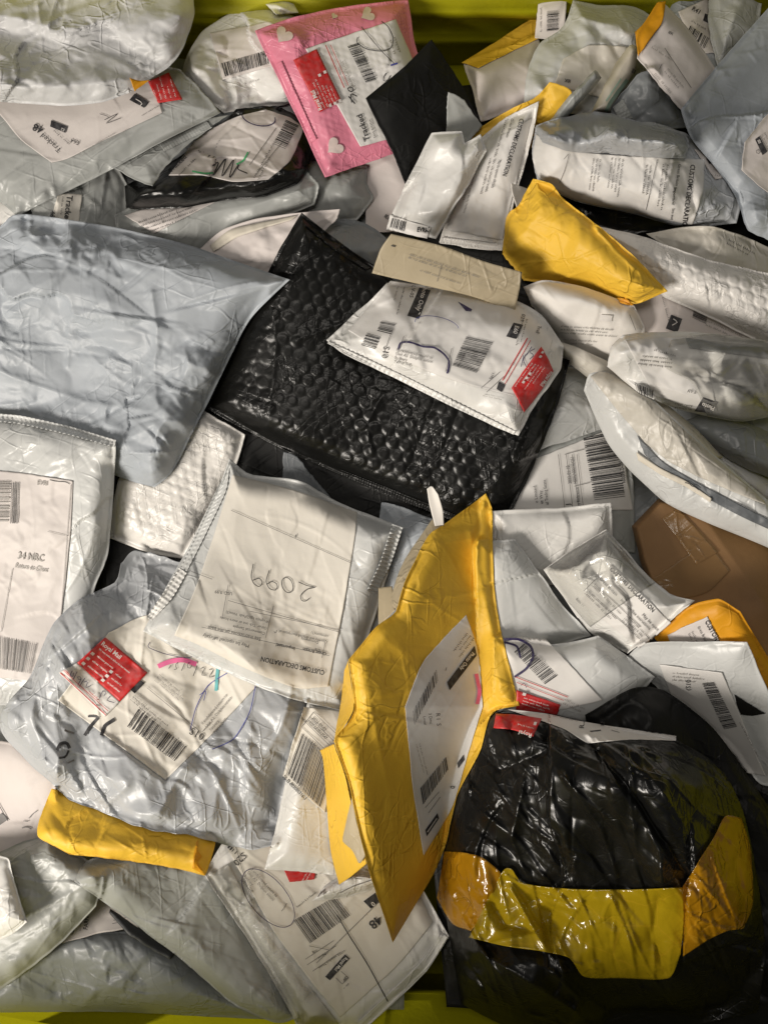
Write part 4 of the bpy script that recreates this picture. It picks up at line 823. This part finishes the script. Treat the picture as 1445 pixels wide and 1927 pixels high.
# ------------------------------------------------------------------ lower left
p = parcel('paper_mailer', 'dirty beige mailer at the left edge beside the yellow strip', 'mailer', 'paper_pink',
       [(-80,1390,1),(30,1400),(110,1460,1),(95,1540),(70,1600,1),(30,1640),(-80,1640,1)], T=10, wr='flat')
pr = Print(p, 0.001); pr.pen([(42,1558),(52,1556),(60,1560)],2.0,'ink_grey'); pr.pen([(55,1540),(62,1532),(70,1526)],1.6,'ink_grey'); pr.pen([(44,1545),(54,1546)],1.2,'ink_grey'); pr.quad((-20,1545),(4,1530),(16,1542),(-10,1560),'ink_grey'); pr.line((-10,1500),(16,1545),1.4,'ink_black'); pr.done()
parcel('poly_mailer', 'grey mailer along the bottom left front wall, the wall shadow put into its darker colour', 'mailer', 'poly_dark',  # darker grey stands in for the shade of the front wall
       [(0,1790,1),(100,1765),(250,1752),(330,1790,1),(480,1900),(500,1918,1),(200,1905),(-40,1905,1)], T=22, D=60, flange=2, wr='poly', amp=1.2)
p = parcel('paper_mailer', 'beige labelled mailer in the gap at the lower left', 'mailer', 'label_pink',
       [(105,1745,1),(165,1690),(230,1690,1),(262,1745,1),(180,1758),(118,1775,1)], T=4, wr='flat')
pr = Print(p, 0.001); pr.t(165,1750,-83,8,'FARN',bold=True,sx=0.9); pr.words(152,1752,-83,3,12); pr.pen([(118,1756),(138,1758),(142,1735)],1.6,'ink_black',False); pr.pen([(212,1738),(238,1733)],0.9); pr.pen([(214,1732),(240,1726)],0.9); pr.done()
parcel('poly_mailer', 'thin brown card edge under the pale mailer at the lower left', 'mailer', 'inner_dark',
       [(208,1710,1),(260,1745),(330,1795,1),(320,1806,1),(250,1765),(206,1718,1)], T=4, D=6, flange=0, wr='flat', autotilt=0)
parcel('poly_mailer', 'grey mailer filling the lower left corner', 'mailer', 'poly_grey',
       [(-80,1640,1),(30,1590),(95,1570,1),(190,1640),(182,1705,1),(110,1780),(0,1862),(-80,1880,1)], T=24, D=60, flange=3, wr='poly', amp=1.3, ang=-0.6)
parcel('poly_mailer', 'small white mailer corner at the left edge under the grey crumpled one', 'mailer', 'poly_white',
       [(-80,1600,1),(10,1612),(22,1640,1),(52,1735,1),(20,1760),(-80,1800,1)], T=14, D=40, flange=2, wr='poly', amp=1.0, ang=1.3)
p = parcel('poly_mailer', 'long pale grey mailer slanting to the bottom below the yellow strip', 'mailer', 'poly_grey',
       [(140,1658,1),(165,1620),(250,1590),(400,1600,1),(470,1720),(560,1915,1),(520,1925),(440,1890),(330,1795,1),(240,1730)], T=20, D=60, flange=3, wr='poly', amp=1.2, ang=0.8)
s20 = parcel('poly_mailer', 'clear-fronted S20 mailer with a circled return address at the bottom', 'mailer', 'poly_white',
       [(384,1645,1),(440,1560),(520,1540),(640,1560),(760,1620),(845,1762,1),(800,1830),(700,1925),(685,1940,1),(640,1945),(566,1940),(555,1918,1),(480,1790)], T=12, D=40, flange=6, wr='poly', amp=0.8, ang=0.9, stiff=(20,18),
       labels=[dict(pts=[(430,1600,1),(520,1550),(640,1560,1),(760,1640),(815,1735,1),(745,1820),(640,1915,1),(520,1760)], mat='label_cream', soft=0.5)], tilt=(-20,5))
pr = Print(s20.labels[0]); A = 48
for i, t in enumerate(('If undelivered return to','Unit A2  Dolphin estate','Sunbury','TW16 7HE')): pr.t(472-7*i,1636+6.5*i,A,5.6,t,'ink_grey',sx=0.93)
pr.t(457,1603,135,13,'S20'); pr.ell(505,1690,66,34,50,0,360,1.3,'pen_purple'); pr.bars((553,1732),(632,1686),(660,1722),(584,1775),34); pr.line((440,1580),(475,1700)); pr.line((530,1715),(540,1700))
pr.bars((432,1590),(448,1604),(444,1609),(428,1595),4)
pr.quad((684,1696),(706,1680),(714,1698),(698,1710)); pr.t(702,1696,141,9,'0','ink_white',True); pr.t(711,1722,141,17,'48',bold=True); pr.line((596,1812),(720,1690)); pr.line((582,1780),(622,1788)); pr.line((575,1805),(628,1770)); pr.line((578,1816),(632,1780)); pr.line((588,1828),(640,1792))
pr.t(612,1792,146,5,'Parcel'); pr.t(596,1786,146,5,'70g'); pr.words(648,1788,146,4,50); pr.words(560,1708,-38,4,45)
pr.quad((649,1796),(658,1804),(621,1845),(612,1838)); pr.t(650,1800,131,7,'Royal Mail','ink_white',True,0.78); pr.pen([(634,1722),(660,1765),(690,1812),(712,1852),(730,1885)],2.0)
pr.line((642,1828),(656,1840)); pr.line((656,1840),(644,1852)); pr.line((644,1852),(632,1840)); pr.t(652,1836,131,5,'QIP',bold=True); pr.words(655,1850,131,3,20); pr.done()
st = sheet(s20, 'return_sticker', Q((500,1560),(600,1600),(592,1655),(545,1660)), 'ink_red', off=0.0026, step=4); pr = Print(st); pr.words(570,1658,-60,3,20,'ink_white',2); pr.done()
sheet(s20, 'ribbed_seam', [(842,1764,1),(800,1826),(686,1938,1),(672,1925,1),(790,1812),(830,1752,1)], 'poly_white', off=0.001, step=2, disp=ribs(1,30,0.0014), jit=0)
sheet(s20, 'clear_film', [(392,1646,1),(430,1625,1),(500,1750),(640,1930,1),(566,1938,1),(480,1790)], 'clear_film', off=0.003, wr='crinkle', wamp=1.0)
p = parcel('poly_mailer', 'small grubby white mailer end poking out by the tall yellow envelope', 'mailer', 'poly_white',
       [(588,1695,1),(612,1668),(650,1640,1),(725,1640,1),(720,1665),(650,1690,1)], T=12, D=20, flange=2, wr='crinkle', amp=0.6)
pr = Print(p, 0.001); pr.pen([(598,1688),(606,1676),(602,1684),(612,1672),(608,1684),(614,1678)],1.4,'ink_grey'); pr.pen([(640,1680),(665,1668),(700,1656)],1.6,'ink_grey'); pr.done()
p = parcel('padded_envelope', 'short yellow padded envelope strip at the lower left', 'envelope', 'kraft_yellow',
       [(98,1484,1),(180,1505),(280,1540),(406,1582,1),(398,1620),(386,1648,1),(320,1632),(200,1615),(132,1608,1),(72,1575),(80,1530)], T=14, D=40, flange=2, wr='paper', amp=1.8, ang=1.3,
       ridges=[([(100,1530),(125,1565),(132,1605)], 8, -2.5), ([(376,1578),(365,1620),(366,1640)], 4, 2.5)], tilt=(-70,8))
sheet(p, 'folded_end', [(374,1578,1),(372,1600),(380,1612),(370,1625),(388,1648,1),(362,1634,1),(366,1605),(370,1585,1)], 'kraft_orange', off=0.003)
gc = parcel('poly_mailer', 'big crumpled grey plastic mailer with a red-stickered S10 label at the lower left', 'mailer', 'poly_crumple',
       [(228,1060,1),(250,1035),(300,1046),(345,1060,1),(480,1200),(590,1300),(575,1400),(545,1470),(520,1590,1),(470,1600),(390,1580),(280,1560),(130,1505,1),(50,1430),(6,1380),(4,1352),(22,1320),(60,1270),(100,1175),(155,1125),(215,1095)], T=22, D=80, flange=2, wr='sack', amp=1.5, ang=0.9, stiff=(14,14), step=2.8,
       ridges=[([(110,1170),(72,1260),(60,1350),(85,1430)], 9, 4.0), ([(30,1330),(60,1300),(95,1200)], 6, -3), ([(330,1470),(300,1530)], 7, 2.5), ([(240,1480),(180,1530)], 7, 2.5), ([(420,1430),(400,1540)], 7, 2.0), ([(100,1330),(112,1400),(105,1480)], 6, 2.0)],
       labels=[dict(pts=[(205,1190,1),(300,1160),(490,1285,1),(400,1380),(312,1468,1),(200,1385),(110,1318,1)], mat='label_cream', soft=0.4)], key='gc', tilt=(-40,8), jit=3.5, curl=6)
pr = Print(gc.labels[0]); pr.bars((261,1334),(352,1405),(330,1433),(240,1367),34); pr.t(355,1380,30,14,'S10')
for i, t in enumerate(('If undelivered return to','Unit A2  Dolphin estate','Sunbury','TW16 7HE')): pr.t(382+7.5*i,1364+6*i,-50,5.6,t,'ink_grey',sx=0.95)
pr.line((277,1294),(375,1375)); pr.line((380,1378),(396,1360),1); pr.quad((244,1296),(262,1279),(273,1285),(254,1305)); pr.pen([(298,1254),(320,1245),(345,1242),(370,1250)],9,'pen_pink'); pr.pen([(410,1258),(408,1278),(407,1300)],6,'pen_teal')
pr.pen([(322,1252),(318,1258)],1.2); pr.pen([(336,1246),(330,1252),(334,1258),(328,1260)],1.2); pr.pen([(348,1248),(342,1262)],1.2); pr.ell(357,1252,4,6,10,0,360,1.2); pr.pen([(372,1252),(364,1272)],1.2); pr.pen([(378,1258),(386,1256),(380,1270),(390,1270)],1.2); pr.pen([(394,1260),(402,1260),(394,1274),(404,1272)],1.2)
pr.pen([(283,1208),(280,1218),(310,1230),(350,1238),(368,1234)],1.3,'pen_purple'); pr.pen([(430,1265),(392,1290),(370,1330),(358,1375)],1.5,'pen_blue'); pr.pen([(376,1308),(388,1300),(384,1318)],1.3,'pen_blue')
pr.words(268,1385,40,4,60,'ink_grey'); pr.words(250,1312,40,3.6,90,'ink_grey',2); pr.words(300,1270,40,3.6,70,'ink_faint',3); pr.done()
pr = Print(gc, 0.0016); pr.pen([(482,1284),(470,1340),(440,1390),(400,1410)],1.5,'pen_blue'); pr.pen([(166,1348),(180,1348),(186,1352)],4,'ink_black'); pr.pen([(184,1352),(170,1368),(160,1384)],6,'ink_black'); pr.pen([(216,1354),(198,1366),(192,1384)],7,'ink_black'); pr.pen([(122,1374),(140,1380)],4,'ink_grey'); pr.pen([(108,1412),(114,1400),(126,1398),(132,1408)],6,'ink_black'); pr.pen([(130,1412),(124,1424),(112,1426)],4,'ink_black'); pr.pen([(140,1430),(128,1436)],3,'ink_grey'); pr.done()
st = sheet(gc, 'return_sticker', Q((199,1199),(278,1266),(226,1320),(146,1247)), 'ink_red', off=0.0027, step=4); pr = Print(st)
pr.t(190,1213,38,8.5,'Royal Mail','ink_white',True,0.9)
def along(a, b, k): return a+(b-a)*k
for i, t in enumerate(('We were unable to deliver this item because','addressee gone away','address incomplete','address inaccessible','addressee unknown')):
    x, y = 186-8.6*i, 1219+9.2*i
    if i: pr.quad((x-3,y-2),(x+2,y+2),(x-2,y+6),(x-7,y+2),'ink_white',n=2,m=2); pr.t(x+5,y+7,38,3.7,t,'ink_white',True,0.85)
    else: pr.t(x,y+3,38,3.6,t,'ink_white',True,0.78)
for i, t in enumerate(('refused','not called for','no such address')):
    x, y = 212-7.6*i, 1262+8*i; pr.quad((x-3,y-2),(x+2,y+2),(x-2,y+6),(x-7,y+2),'ink_white',n=2,m=2); pr.t(x+5,y+7,38,3.7,t,'ink_white',True,0.85)
pr.done()
st2 = sheet(gc, 'sticker_footer', Q((146,1247),(226,1320),(198,1349),(111,1266)), 'label_white', off=0.0024, step=4); pr = Print(st2); pr.line((114,1266),(200,1346),1.6,'ink_red'); pr.line((120,1262),(204,1338),1.0,'ink_red'); pr.words(122,1262,42,3,12,'ink_red'); pr.words(168,1302,42,3,22,'ink_red'); pr.t(172,1322,42,3,'P3900F/W050424','ink_red')
pr.pen([(137,1262),(132,1272),(138,1274),(139,1266)],1.2,'pen_purple'); pr.pen([(146,1264),(138,1280)],1.1,'pen_purple'); pr.ell(150,1276,4,3,30,0,360,1.1,'pen_purple'); pr.pen([(153,1278),(147,1290)],1.1,'pen_purple'); pr.pen([(160,1276),(150,1292)],1.1,'pen_purple'); pr.pen([(158,1284),(166,1282),(162,1294),(172,1290)],1.1,'pen_purple'); pr.pen([(188,1314),(194,1300),(200,1302),(196,1310)],1.2,'pen_purple'); pr.pen([(208,1310),(202,1318),(216,1322)],1.2,'pen_purple'); pr.done()

p = parcel('poly_mailer', 'white mailer with a dated barcode label left of the tall yellow envelope', 'mailer', 'poly_white',
       [(580,1318,1),(640,1320),(720,1350,1),(730,1500),(705,1655,1),(640,1648),(560,1640),(498,1636,1),(525,1530),(550,1420)], T=14, D=45, flange=3, wr='flat', amp=1.1, ang=1.0,
       labels=[Lb((572,1330),(660,1340),(612,1530),(532,1460),'label_cream', soft=0.5)], tilt=(-20,8))
pr = Print(p.labels[0]); pr.bars((540,1457),(604,1520),(632,1432),(568,1380),34); pr.t(531,1463,45,6.5,'F6-D-003080316-3',bold=True,sx=0.85); pr.t(586,1352,45,6.2,'2022-07-02',sx=0.85); pr.t(578,1358,45,6.2,'H00F6A0012547',sx=0.8); pr.t(566,1352,45,6,'nce')
for a, b in (((590,1340),(640,1388)),((582,1350),(636,1402)),((574,1358),(630,1412)),((568,1368),(626,1424)),((590,1340),(568,1368))): pr.line(a, b)
pr.done()
# customs label mailer
m38 = parcel('poly_mailer', 'pale mailer with an upside-down customs form numbered 2099 in the centre', 'mailer', 'poly_light',
       [(432,862,1),(470,892),(560,905),(650,950),(757,992,1),(735,1060),(700,1180),(648,1338,1),(560,1318),(480,1290),(380,1245),(270,1188,1),(310,1110),(360,1020),(410,920)], T=20, D=50, flange=6, wr='poly', amp=0.9, ang=1.2, stiff=(18,16),
       labels=[dict(pts=[(438,893,1),(540,918),(672,964,1),(668,1010),(645,1150),(618,1292,1),(560,1295),(480,1266),(370,1212),(328,1196,1),(375,1090)], mat='label_cream', soft=0.45)], tilt=(-50,10))
pr = Print(m38.labels[0]); pr.t(612,1262,192.5,9,'CUSTOMS DECLARATION',bold=True,sx=0.82); pr.t(615,1228,192,6,'Great Britain',bold=True); pr.t(556,1218,192,6,'Important!',bold=True); pr.t(470,1213,193,6.8,'May be opened officially',sx=0.95); pr.t(492,1200,193,6.8,'See instructions on the back',sx=0.92)
pr.t(500,1190,193,5.4,'Commercial Sample'); pr.t(503,1180,193,5.4,'Other  Tick one or more boxes',sx=0.9); pr.t(507,1168,193,5.4,'Weight(in kg)(2)Paids  Value(3)',sx=0.85); pr.t(604,1222,193,5,'Gift'); pr.t(600,1207,193,5,'Documents'); pr.t(616,1206,193,5.2,'Quantity and detailed description of',sx=0.85); pr.t(618,1196,193,5,'contents(1)'); pr.t(438,1115,188,6,'USD 9.99')
for a, b in (((380,1180),(620,1234)),((430,1130),(640,1190)),((515,1140),(500,1200)),((430,1100),(418,1165)),((360,1075),(400,1090)),((435,960),(662,1060)),((612,1210),(606,1238)),((470,1150),(640,1186))): pr.line(a, b, 0.9, 'ink_grey')
pr.pen([(477,1061),(473,1085),(478,1098),(488,1104),(494,1096),(488,1088),(476,1092)],1.4); pr.pen([(507,1073),(501,1094),(508,1108),(520,1110),(522,1100),(512,1094),(502,1100)],1.4); pr.ell(541,1101,10,15,-20,0,360,1.4); pr.pen([(562,1095),(578,1102),(594,1105),(578,1109),(566,1120),(568,1130),(576,1131),(582,1126)],1.4)
pr.pen([(557,1006),(556,1012)],1.6); pr.pen([(516,1188),(519,1192),(521,1186)],1.0); pr.done()
sheet(m38, 'ribbed_seam', [(738,986,1),(758,993,1),(735,1062),(706,1120,1),(690,1112,1),(716,1055)], 'poly_light', off=0.0014, step=2, disp=ribs(0,17,0.003), jit=0)
sheet(m38, 'perforated_strip', [(412,912,1),(432,880,1),(425,925),(385,1010),(352,1075,1),(340,1068,1),(372,1000)], 'poly_light', off=0.0014, step=2, disp=ribs(2,20,0.0016), jit=0)
sheet(m38, 'perforated_strip', [(338,1068,1),(352,1078,1),(325,1125),(286,1168,1),(276,1162,1),(310,1112)], 'poly_white', off=0.0016, step=2, disp=ribs(2,12,0.003), jit=0)

# ------------------------------------------------------------------ centre right
parcel('poly_mailer', 'pale mailer with a ribbed top fold below the large vertical barcode', 'mailer', 'poly_white',
       [(925,962,1),(1040,955),(1150,946,1),(1152,1000),(1150,1090,1),(1040,1100),(930,1110,1)], T=12, D=40, flange=6, wr='flat', amp=0.9)
p = parcel('plastic_bag', 'clear bubble bag with a customs declaration beside the cardboard box', 'parcel', 'poly_white',
       [(1022,1072,1),(1075,1035),(1140,996,1),(1190,1050),(1215,1080),(1262,1118),(1307,1130,1),(1240,1185),(1180,1230,1),(1110,1190),(1060,1125)], T=26, D=50, flange=4, wr='poly', amp=1.0, ang=0.9,
       labels=[Lb((1150,1062),(1262,1172),(1205,1222),(1090,1132),'label_white', soft=0.7)], tilt=(-40,8))
pr = Print(p.labels[0]); pr.t(1146,1072,45,8,'CUSTOMS DECLARATION',bold=True,sx=0.86); pr.t(1126,1090,45,6,'Great Britain'); pr.t(1166,1130,45,5,'Important!'); pr.t(1206,1158,45,6,'May be open',sx=0.95); pr.t(1187,1152,45,5.5,'See instructions',sx=0.95); pr.words(1112,1102,45,4,70,'ink_grey'); pr.words(1104,1112,45,3.8,90,'ink_grey',2); pr.words(1178,1160,45,3.6,60,'ink_grey',3); pr.t(1082,1128,45,4.5,'Betis 11'); pr.line((1130,1080),(1098,1112)); pr.line((1118,1098),(1205,1180)); pr.line((1100,1110),(1180,1180)); pr.done()
sheet(p, 'clear_film', [(1024,1072,1),(1075,1036),(1140,998,1),(1196,1060),(1232,1096,1),(1180,1130),(1110,1180,1),(1060,1124)], 'clear_film', off=0.002, wr='crinkle', wamp=1.2)
parcel('poly_mailer', 'smooth blue-white mailer to the right of the tall yellow envelope', 'mailer', 'poly_light',
       [(900,1020,1),(968,1014,1),(1010,1070),(1060,1140),(1112,1196,1),(1040,1218),(900,1260,1)], T=14, D=55, wr='flat', amp=1.2, tilt=(180,10))
p = parcel('poly_mailer', 'pale mailer with a purple-ringed barcode label right of the tall yellow envelope', 'mailer', 'poly_light',
       [(930,1200,1),(1040,1212),(1125,1196,1),(1180,1235),(1232,1274,1),(1190,1320),(1140,1362),(1100,1370),(930,1345,1)], T=18, D=50, flange=3, wr='flat', amp=1.0, tilt=(180,8),
       labels=[Lb((952,1208),(1008,1182),(1134,1318),(950,1360),'label_white', soft=0.5)])
pr = Print(p.labels[0]); pr.bars((967,1227),(1026,1289),(1049,1273),(986,1211),32); pr.pen([(948,1203),(975,1203),(997,1215),(1003,1235),(990,1258),(968,1274)],4.5,'pen_purple'); pr.pen([(948,1208),(972,1216),(979,1238)],4.0,'pen_purple'); pr.line((970,1274),(1068,1312),1.4,'ink_red'); pr.line((972,1284),(1060,1318),1.0,'ink_red'); pr.words(1010,1238,40,3.6,30,'ink_faint'); pr.words(1062,1318,25,4,40,'ink_faint',2); pr.pen([(980,1290),(986,1284),(990,1294)],1,'pen_purple'); pr.done()
st = sheet(p, 'return_sticker', Q((972,1298),(1054,1326),(1046,1350),(970,1345)), 'ink_red', off=0.0027); pr = Print(st); pr.words(985,1314,18,3,55,'ink_white',3); pr.quad((984,1303),(990,1305),(988,1310),(982,1308),'ink_white',n=2,m=2); pr.done()

# ------------------------------------------------------------------ black bag with yellow tape
parcel('poly_mailer', 'black plastic mailer folded behind the taped black bag at the right', 'mailer', 'black_matte',
       [(1100,1345,1),(1190,1295),(1250,1300),(1340,1370),(1420,1480),(1500,1600,1),(1500,1900,1),(1300,1800),(1150,1600,1)], T=24, D=70, flange=2, wr='bag', amp=0.6, ang=0.9)
bag = parcel('plastic_bag', 'crumpled glossy black bag wrapped with wide yellow tape at the lower right', 'parcel', 'black_gloss',
       [(905,1365,1),(940,1338),(1050,1345),(1170,1375),(1272,1392,1),(1350,1440),(1395,1520),(1425,1660),(1440,1800),(1425,1905,1),(1290,1935),(1150,1945),(980,1940),(868,1890,1),(845,1760),(830,1640),(850,1520),(875,1430)], T=56, D=150, flange=1, wr='bag', amp=1.2, ang=0.95, ridges=[([(1110,1400),(1180,1480),(1260,1600),(1300,1660)],14,-10),([(1060,1460),(1130,1560),(1160,1650)],8,6),([(985,1470),(962,1580),(990,1650)],8,5),([(1200,1520),(1240,1600),(1245,1660)],8,6),([(890,1400),(940,1450),(1010,1420)],12,-7),([(1000,1520),(1050,1570),(1070,1650)],7,-5),([(900,1790),(1000,1850),(1080,1900)],10,7),([(1040,1830),(1090,1880),(1070,1930)],8,7),([(960,1670),(1010,1760),(1060,1830)],11,9),([(925,1700),(950,1742),(1000,1752)],9,-7),([(1150,1690),(1180,1760),(1195,1830)],7,5),([(1240,1690),(1225,1760),(1250,1830)],8,-5)], stiff=(16,12), step=2.8,
       lumps=[(1080,1520,170,26), (1120,1730,200,8)],
       labels=[dict(pts=[(955,1335,1),(1020,1342),(1100,1358),(1272,1385,1),(1271,1394,1),(1180,1392),(1105,1399,1),(1060,1372),(1000,1350)], mat='label_white', soft=0.5)], tilt=(-60,6))
pr = Print(bag.labels[0]); pr.t(1098,1371,-85,9,'R..',bold=True); pr.line((1110,1376),(1130,1374),2,'ink_black'); pr.t(1136,1366,-85,7,'LE',bold=True); pr.line((1150,1374),(1165,1378)); pr.words(1040,1348,12,3.5,50,'ink_faint'); pr.done()
st = sheet(bag, 'return_sticker', [(933,1343,1),(975,1345),(1019,1352,1),(1010,1370),(1003,1386,1),(965,1374),(928,1370,1)], 'ink_red', off=0.003); pr = Print(st); pr.t(1001,1381,196,8,'Royal','ink_white',True); pr.words(1004,1370,196,3,28,'ink_white'); pr.quad((1005,1358),(1010,1359),(1008,1365),(1003,1364),'ink_white',n=2,m=2); pr.done()
sheet(bag, 'orange_tape', [(836,1602,1),(870,1604),(908,1614),(946,1646),(966,1668,1),(930,1700),(886,1752,1),(850,1738),(822,1690,1)], 'tape_orange', off=0.004, wr='tape', wamp=2.0)
sheet(bag, 'orange_tape', [(1284,1668,1),(1340,1580),(1365,1535),(1395,1540,1),(1412,1600),(1416,1700),(1398,1748,1),(1368,1752),(1330,1770),(1284,1800,1)], 'tape_orange', off=0.004, wr='tape', wamp=2.0)
sheet(bag, 'yellow_tape', [(906,1716,1),(945,1640),(962,1636),(985,1662),(1060,1672),(1180,1674),(1284,1670,1),(1286,1730),(1280,1795,1),(1258,1840),(1180,1842),(1100,1838),(1066,1800),(960,1782),(882,1764,1)], 'tape_yellow', off=0.0055, wr='tape', wamp=1.0, step=2.8, jit=0.8)

# ------------------------------------------------------------------ tall yellow envelope, last on the heap
def ridgez(X, Y):
    edge = np.interp(Y, [928,990,1100,1180,1240,1400,1560,1660,1775], [914,832,762,706,656,632,676,700,739])
    right = np.interp(Y, [928,1100,1250,1330,1420,1500,1600,1775], [935,945,958,962,905,862,840,770])
    t = np.clip((right-X)/np.maximum(right-edge, 30), 0, 1.05)
    hgt = np.interp(Y, [928,1000,1150,1300,1500,1650,1775], [0.02,0.045,0.08,0.10,0.10,0.085,0.06])
    return ZK+hgt*t
ZK = float(np.percentile(HM[int((1250-GY0)/RES):int((1450-GY0)/RES), int((820-GX0)/RES):int((900-GX0)/RES)], 50))-0.004
ye = parcel('padded_envelope', 'tall yellow padded envelope standing open in the lower centre', 'envelope', 'kraft_yellow',
       [(656,1241,1),(706,1180),(744,1152),(762,1096),(804,1012),(832,989),(914,928,1),(926,961),(928,1040),(933,1134),(949,1218),(977,1328,1),(926,1342),(902,1414),(860,1498),(837,1592),(809,1657),(739,1774,1),(720,1718),(697,1648),(673,1554),(652,1461),(630,1395),(650,1367),(666,1339),(662,1288)],
       T=12, D=40, flange=5, wr='paper', amp=0.85, stiff=(8,4), hold=ridgez, curl=0.5,
       ridges=[([(885,1000),(900,1080),(925,1180),(940,1300)], 9, 2.5), ([(700,1340),(730,1480),(740,1560)], 8, 1.2), ([(790,1130),(860,1120),(920,1110)], 6, 1.2)],
       labels=[dict(pts=[(762,1330,1),(800,1240),(877,1157,1),(900,1230),(908,1330,1),(880,1420),(850,1520),(797,1610,1),(778,1490)], mat='label_white', soft=0.4)])
pr = Print(ye.labels[0]); pr.quad((841,1284),(893,1215),(897,1233),(846,1299)); pr.t(888,1226,127,7.5,'Photo Only','ink_white',True,0.8); pr.bars((777,1338),(822,1258),(825,1279),(780,1364),22); pr.bars((791,1483),(840,1423),(844,1447),(796,1514),22); pr.quad((800,1562),(823,1530),(826,1540),(803,1574)); pr.pen([(804,1566),(822,1540)],1.6,'ink_white')
pr.words(890,1200,127,4,50,'ink_grey',3); pr.t(820,1342,85,8,'R I  S'); pr.t(806,1342,83,6,'3 Dmc',sx=0.9); pr.t(796,1348,83,5,'LooaI'); pr.words(788,1400,75,3,60,'ink_faint',2); pr.quad((860,1436),(872,1420),(874,1430),(862,1446)); pr.t(848,1478,100,8,'0',bold=True); pr.line((800,1520),(826,1490)); pr.line((806,1530),(828,1500)); pr.pen([(896,1268),(902,1300),(898,1325)],7,'pen_pink'); pr.pen([(840,1256),(838,1262)],1); pr.done()
zr = lambda x, y: float(bil(ye.top, np.array([float(x)]), np.array([float(y)]), ye.x0, ye.y0)[0])
zb1 = zr(660,1250)-0.003
sheet(ye, 'back_panel', [(655,1243,1),(661,1290),(664,1338),(628,1398,1),(640,1330),(645,1290,1),(648,1262,1)], 'kraft_yellow', zc=(zb1, zr(634,1392)-0.003, zb1-0.07, zb1-0.015), step=4, wr='paper', wamp=0.5)
zb2 = zr(650,1450)-0.004
sheet(ye, 'torn_flap', [(628,1400,1),(650,1462),(668,1545),(690,1625,1),(660,1650),(638,1665,1),(622,1600),(614,1500),(608,1432),(602,1412,1)], 'kraft_yellow', zc=(zb2, zr(688,1625)-0.006, zb2-0.065, zb2-0.06), step=4, wr='paper', wamp=1.6)
sheet(ye, 'torn_lining', [(662,1500,1),(672,1550),(688,1610,1),(676,1625),(664,1600,1),(646,1585),(645,1575,1)], 'paper_tan', zc=(zb2-0.004, zr(686,1610)-0.003, zb2-0.02, zb2-0.022), step=4, wr='paper', wamp=1.2)
zb3 = zr(790,1060)
sheet(ye, 'back_lip', [(735,1126,1),(757,1060),(814,976,1),(834,988,1),(806,1012),(766,1092),(748,1148,1),(738,1140)], 'paper_tan', zc=(zb3-0.012, zr(826,995)-0.006, zr(830,990)-0.003, zr(748,1148)-0.003), step=4, wr='paper', wamp=0.6)
sheet(ye, 'card_insert', Q((712,1106),(738,1103),(744,1148),(712,1180)), 'paper_tan', zc=(zb3-0.03, zb3-0.026, zb3-0.012, zb3-0.02), step=4)
sheet(ye, 'white_torn_tip', [(803,920,1),(812,915),(824,930,1),(833,960),(835,988,1),(818,990,1),(808,950)], 'paper_white', zc=(zr(826,995)+0.012, zr(826,995)+0.014, zr(830,990)+0.002, zr(826,995)+0.001), step=3)
bpy.data.objects.remove(_fo); bpy.data.curves.remove(_fc)
print('pile heights', np.percentile(HM[90:700,90:550], [1,25,50,75,99]))

print('triangles', sum(len(o.data.loops)-2*len(o.data.polygons) for o in bpy.data.objects if o.type=='MESH'))
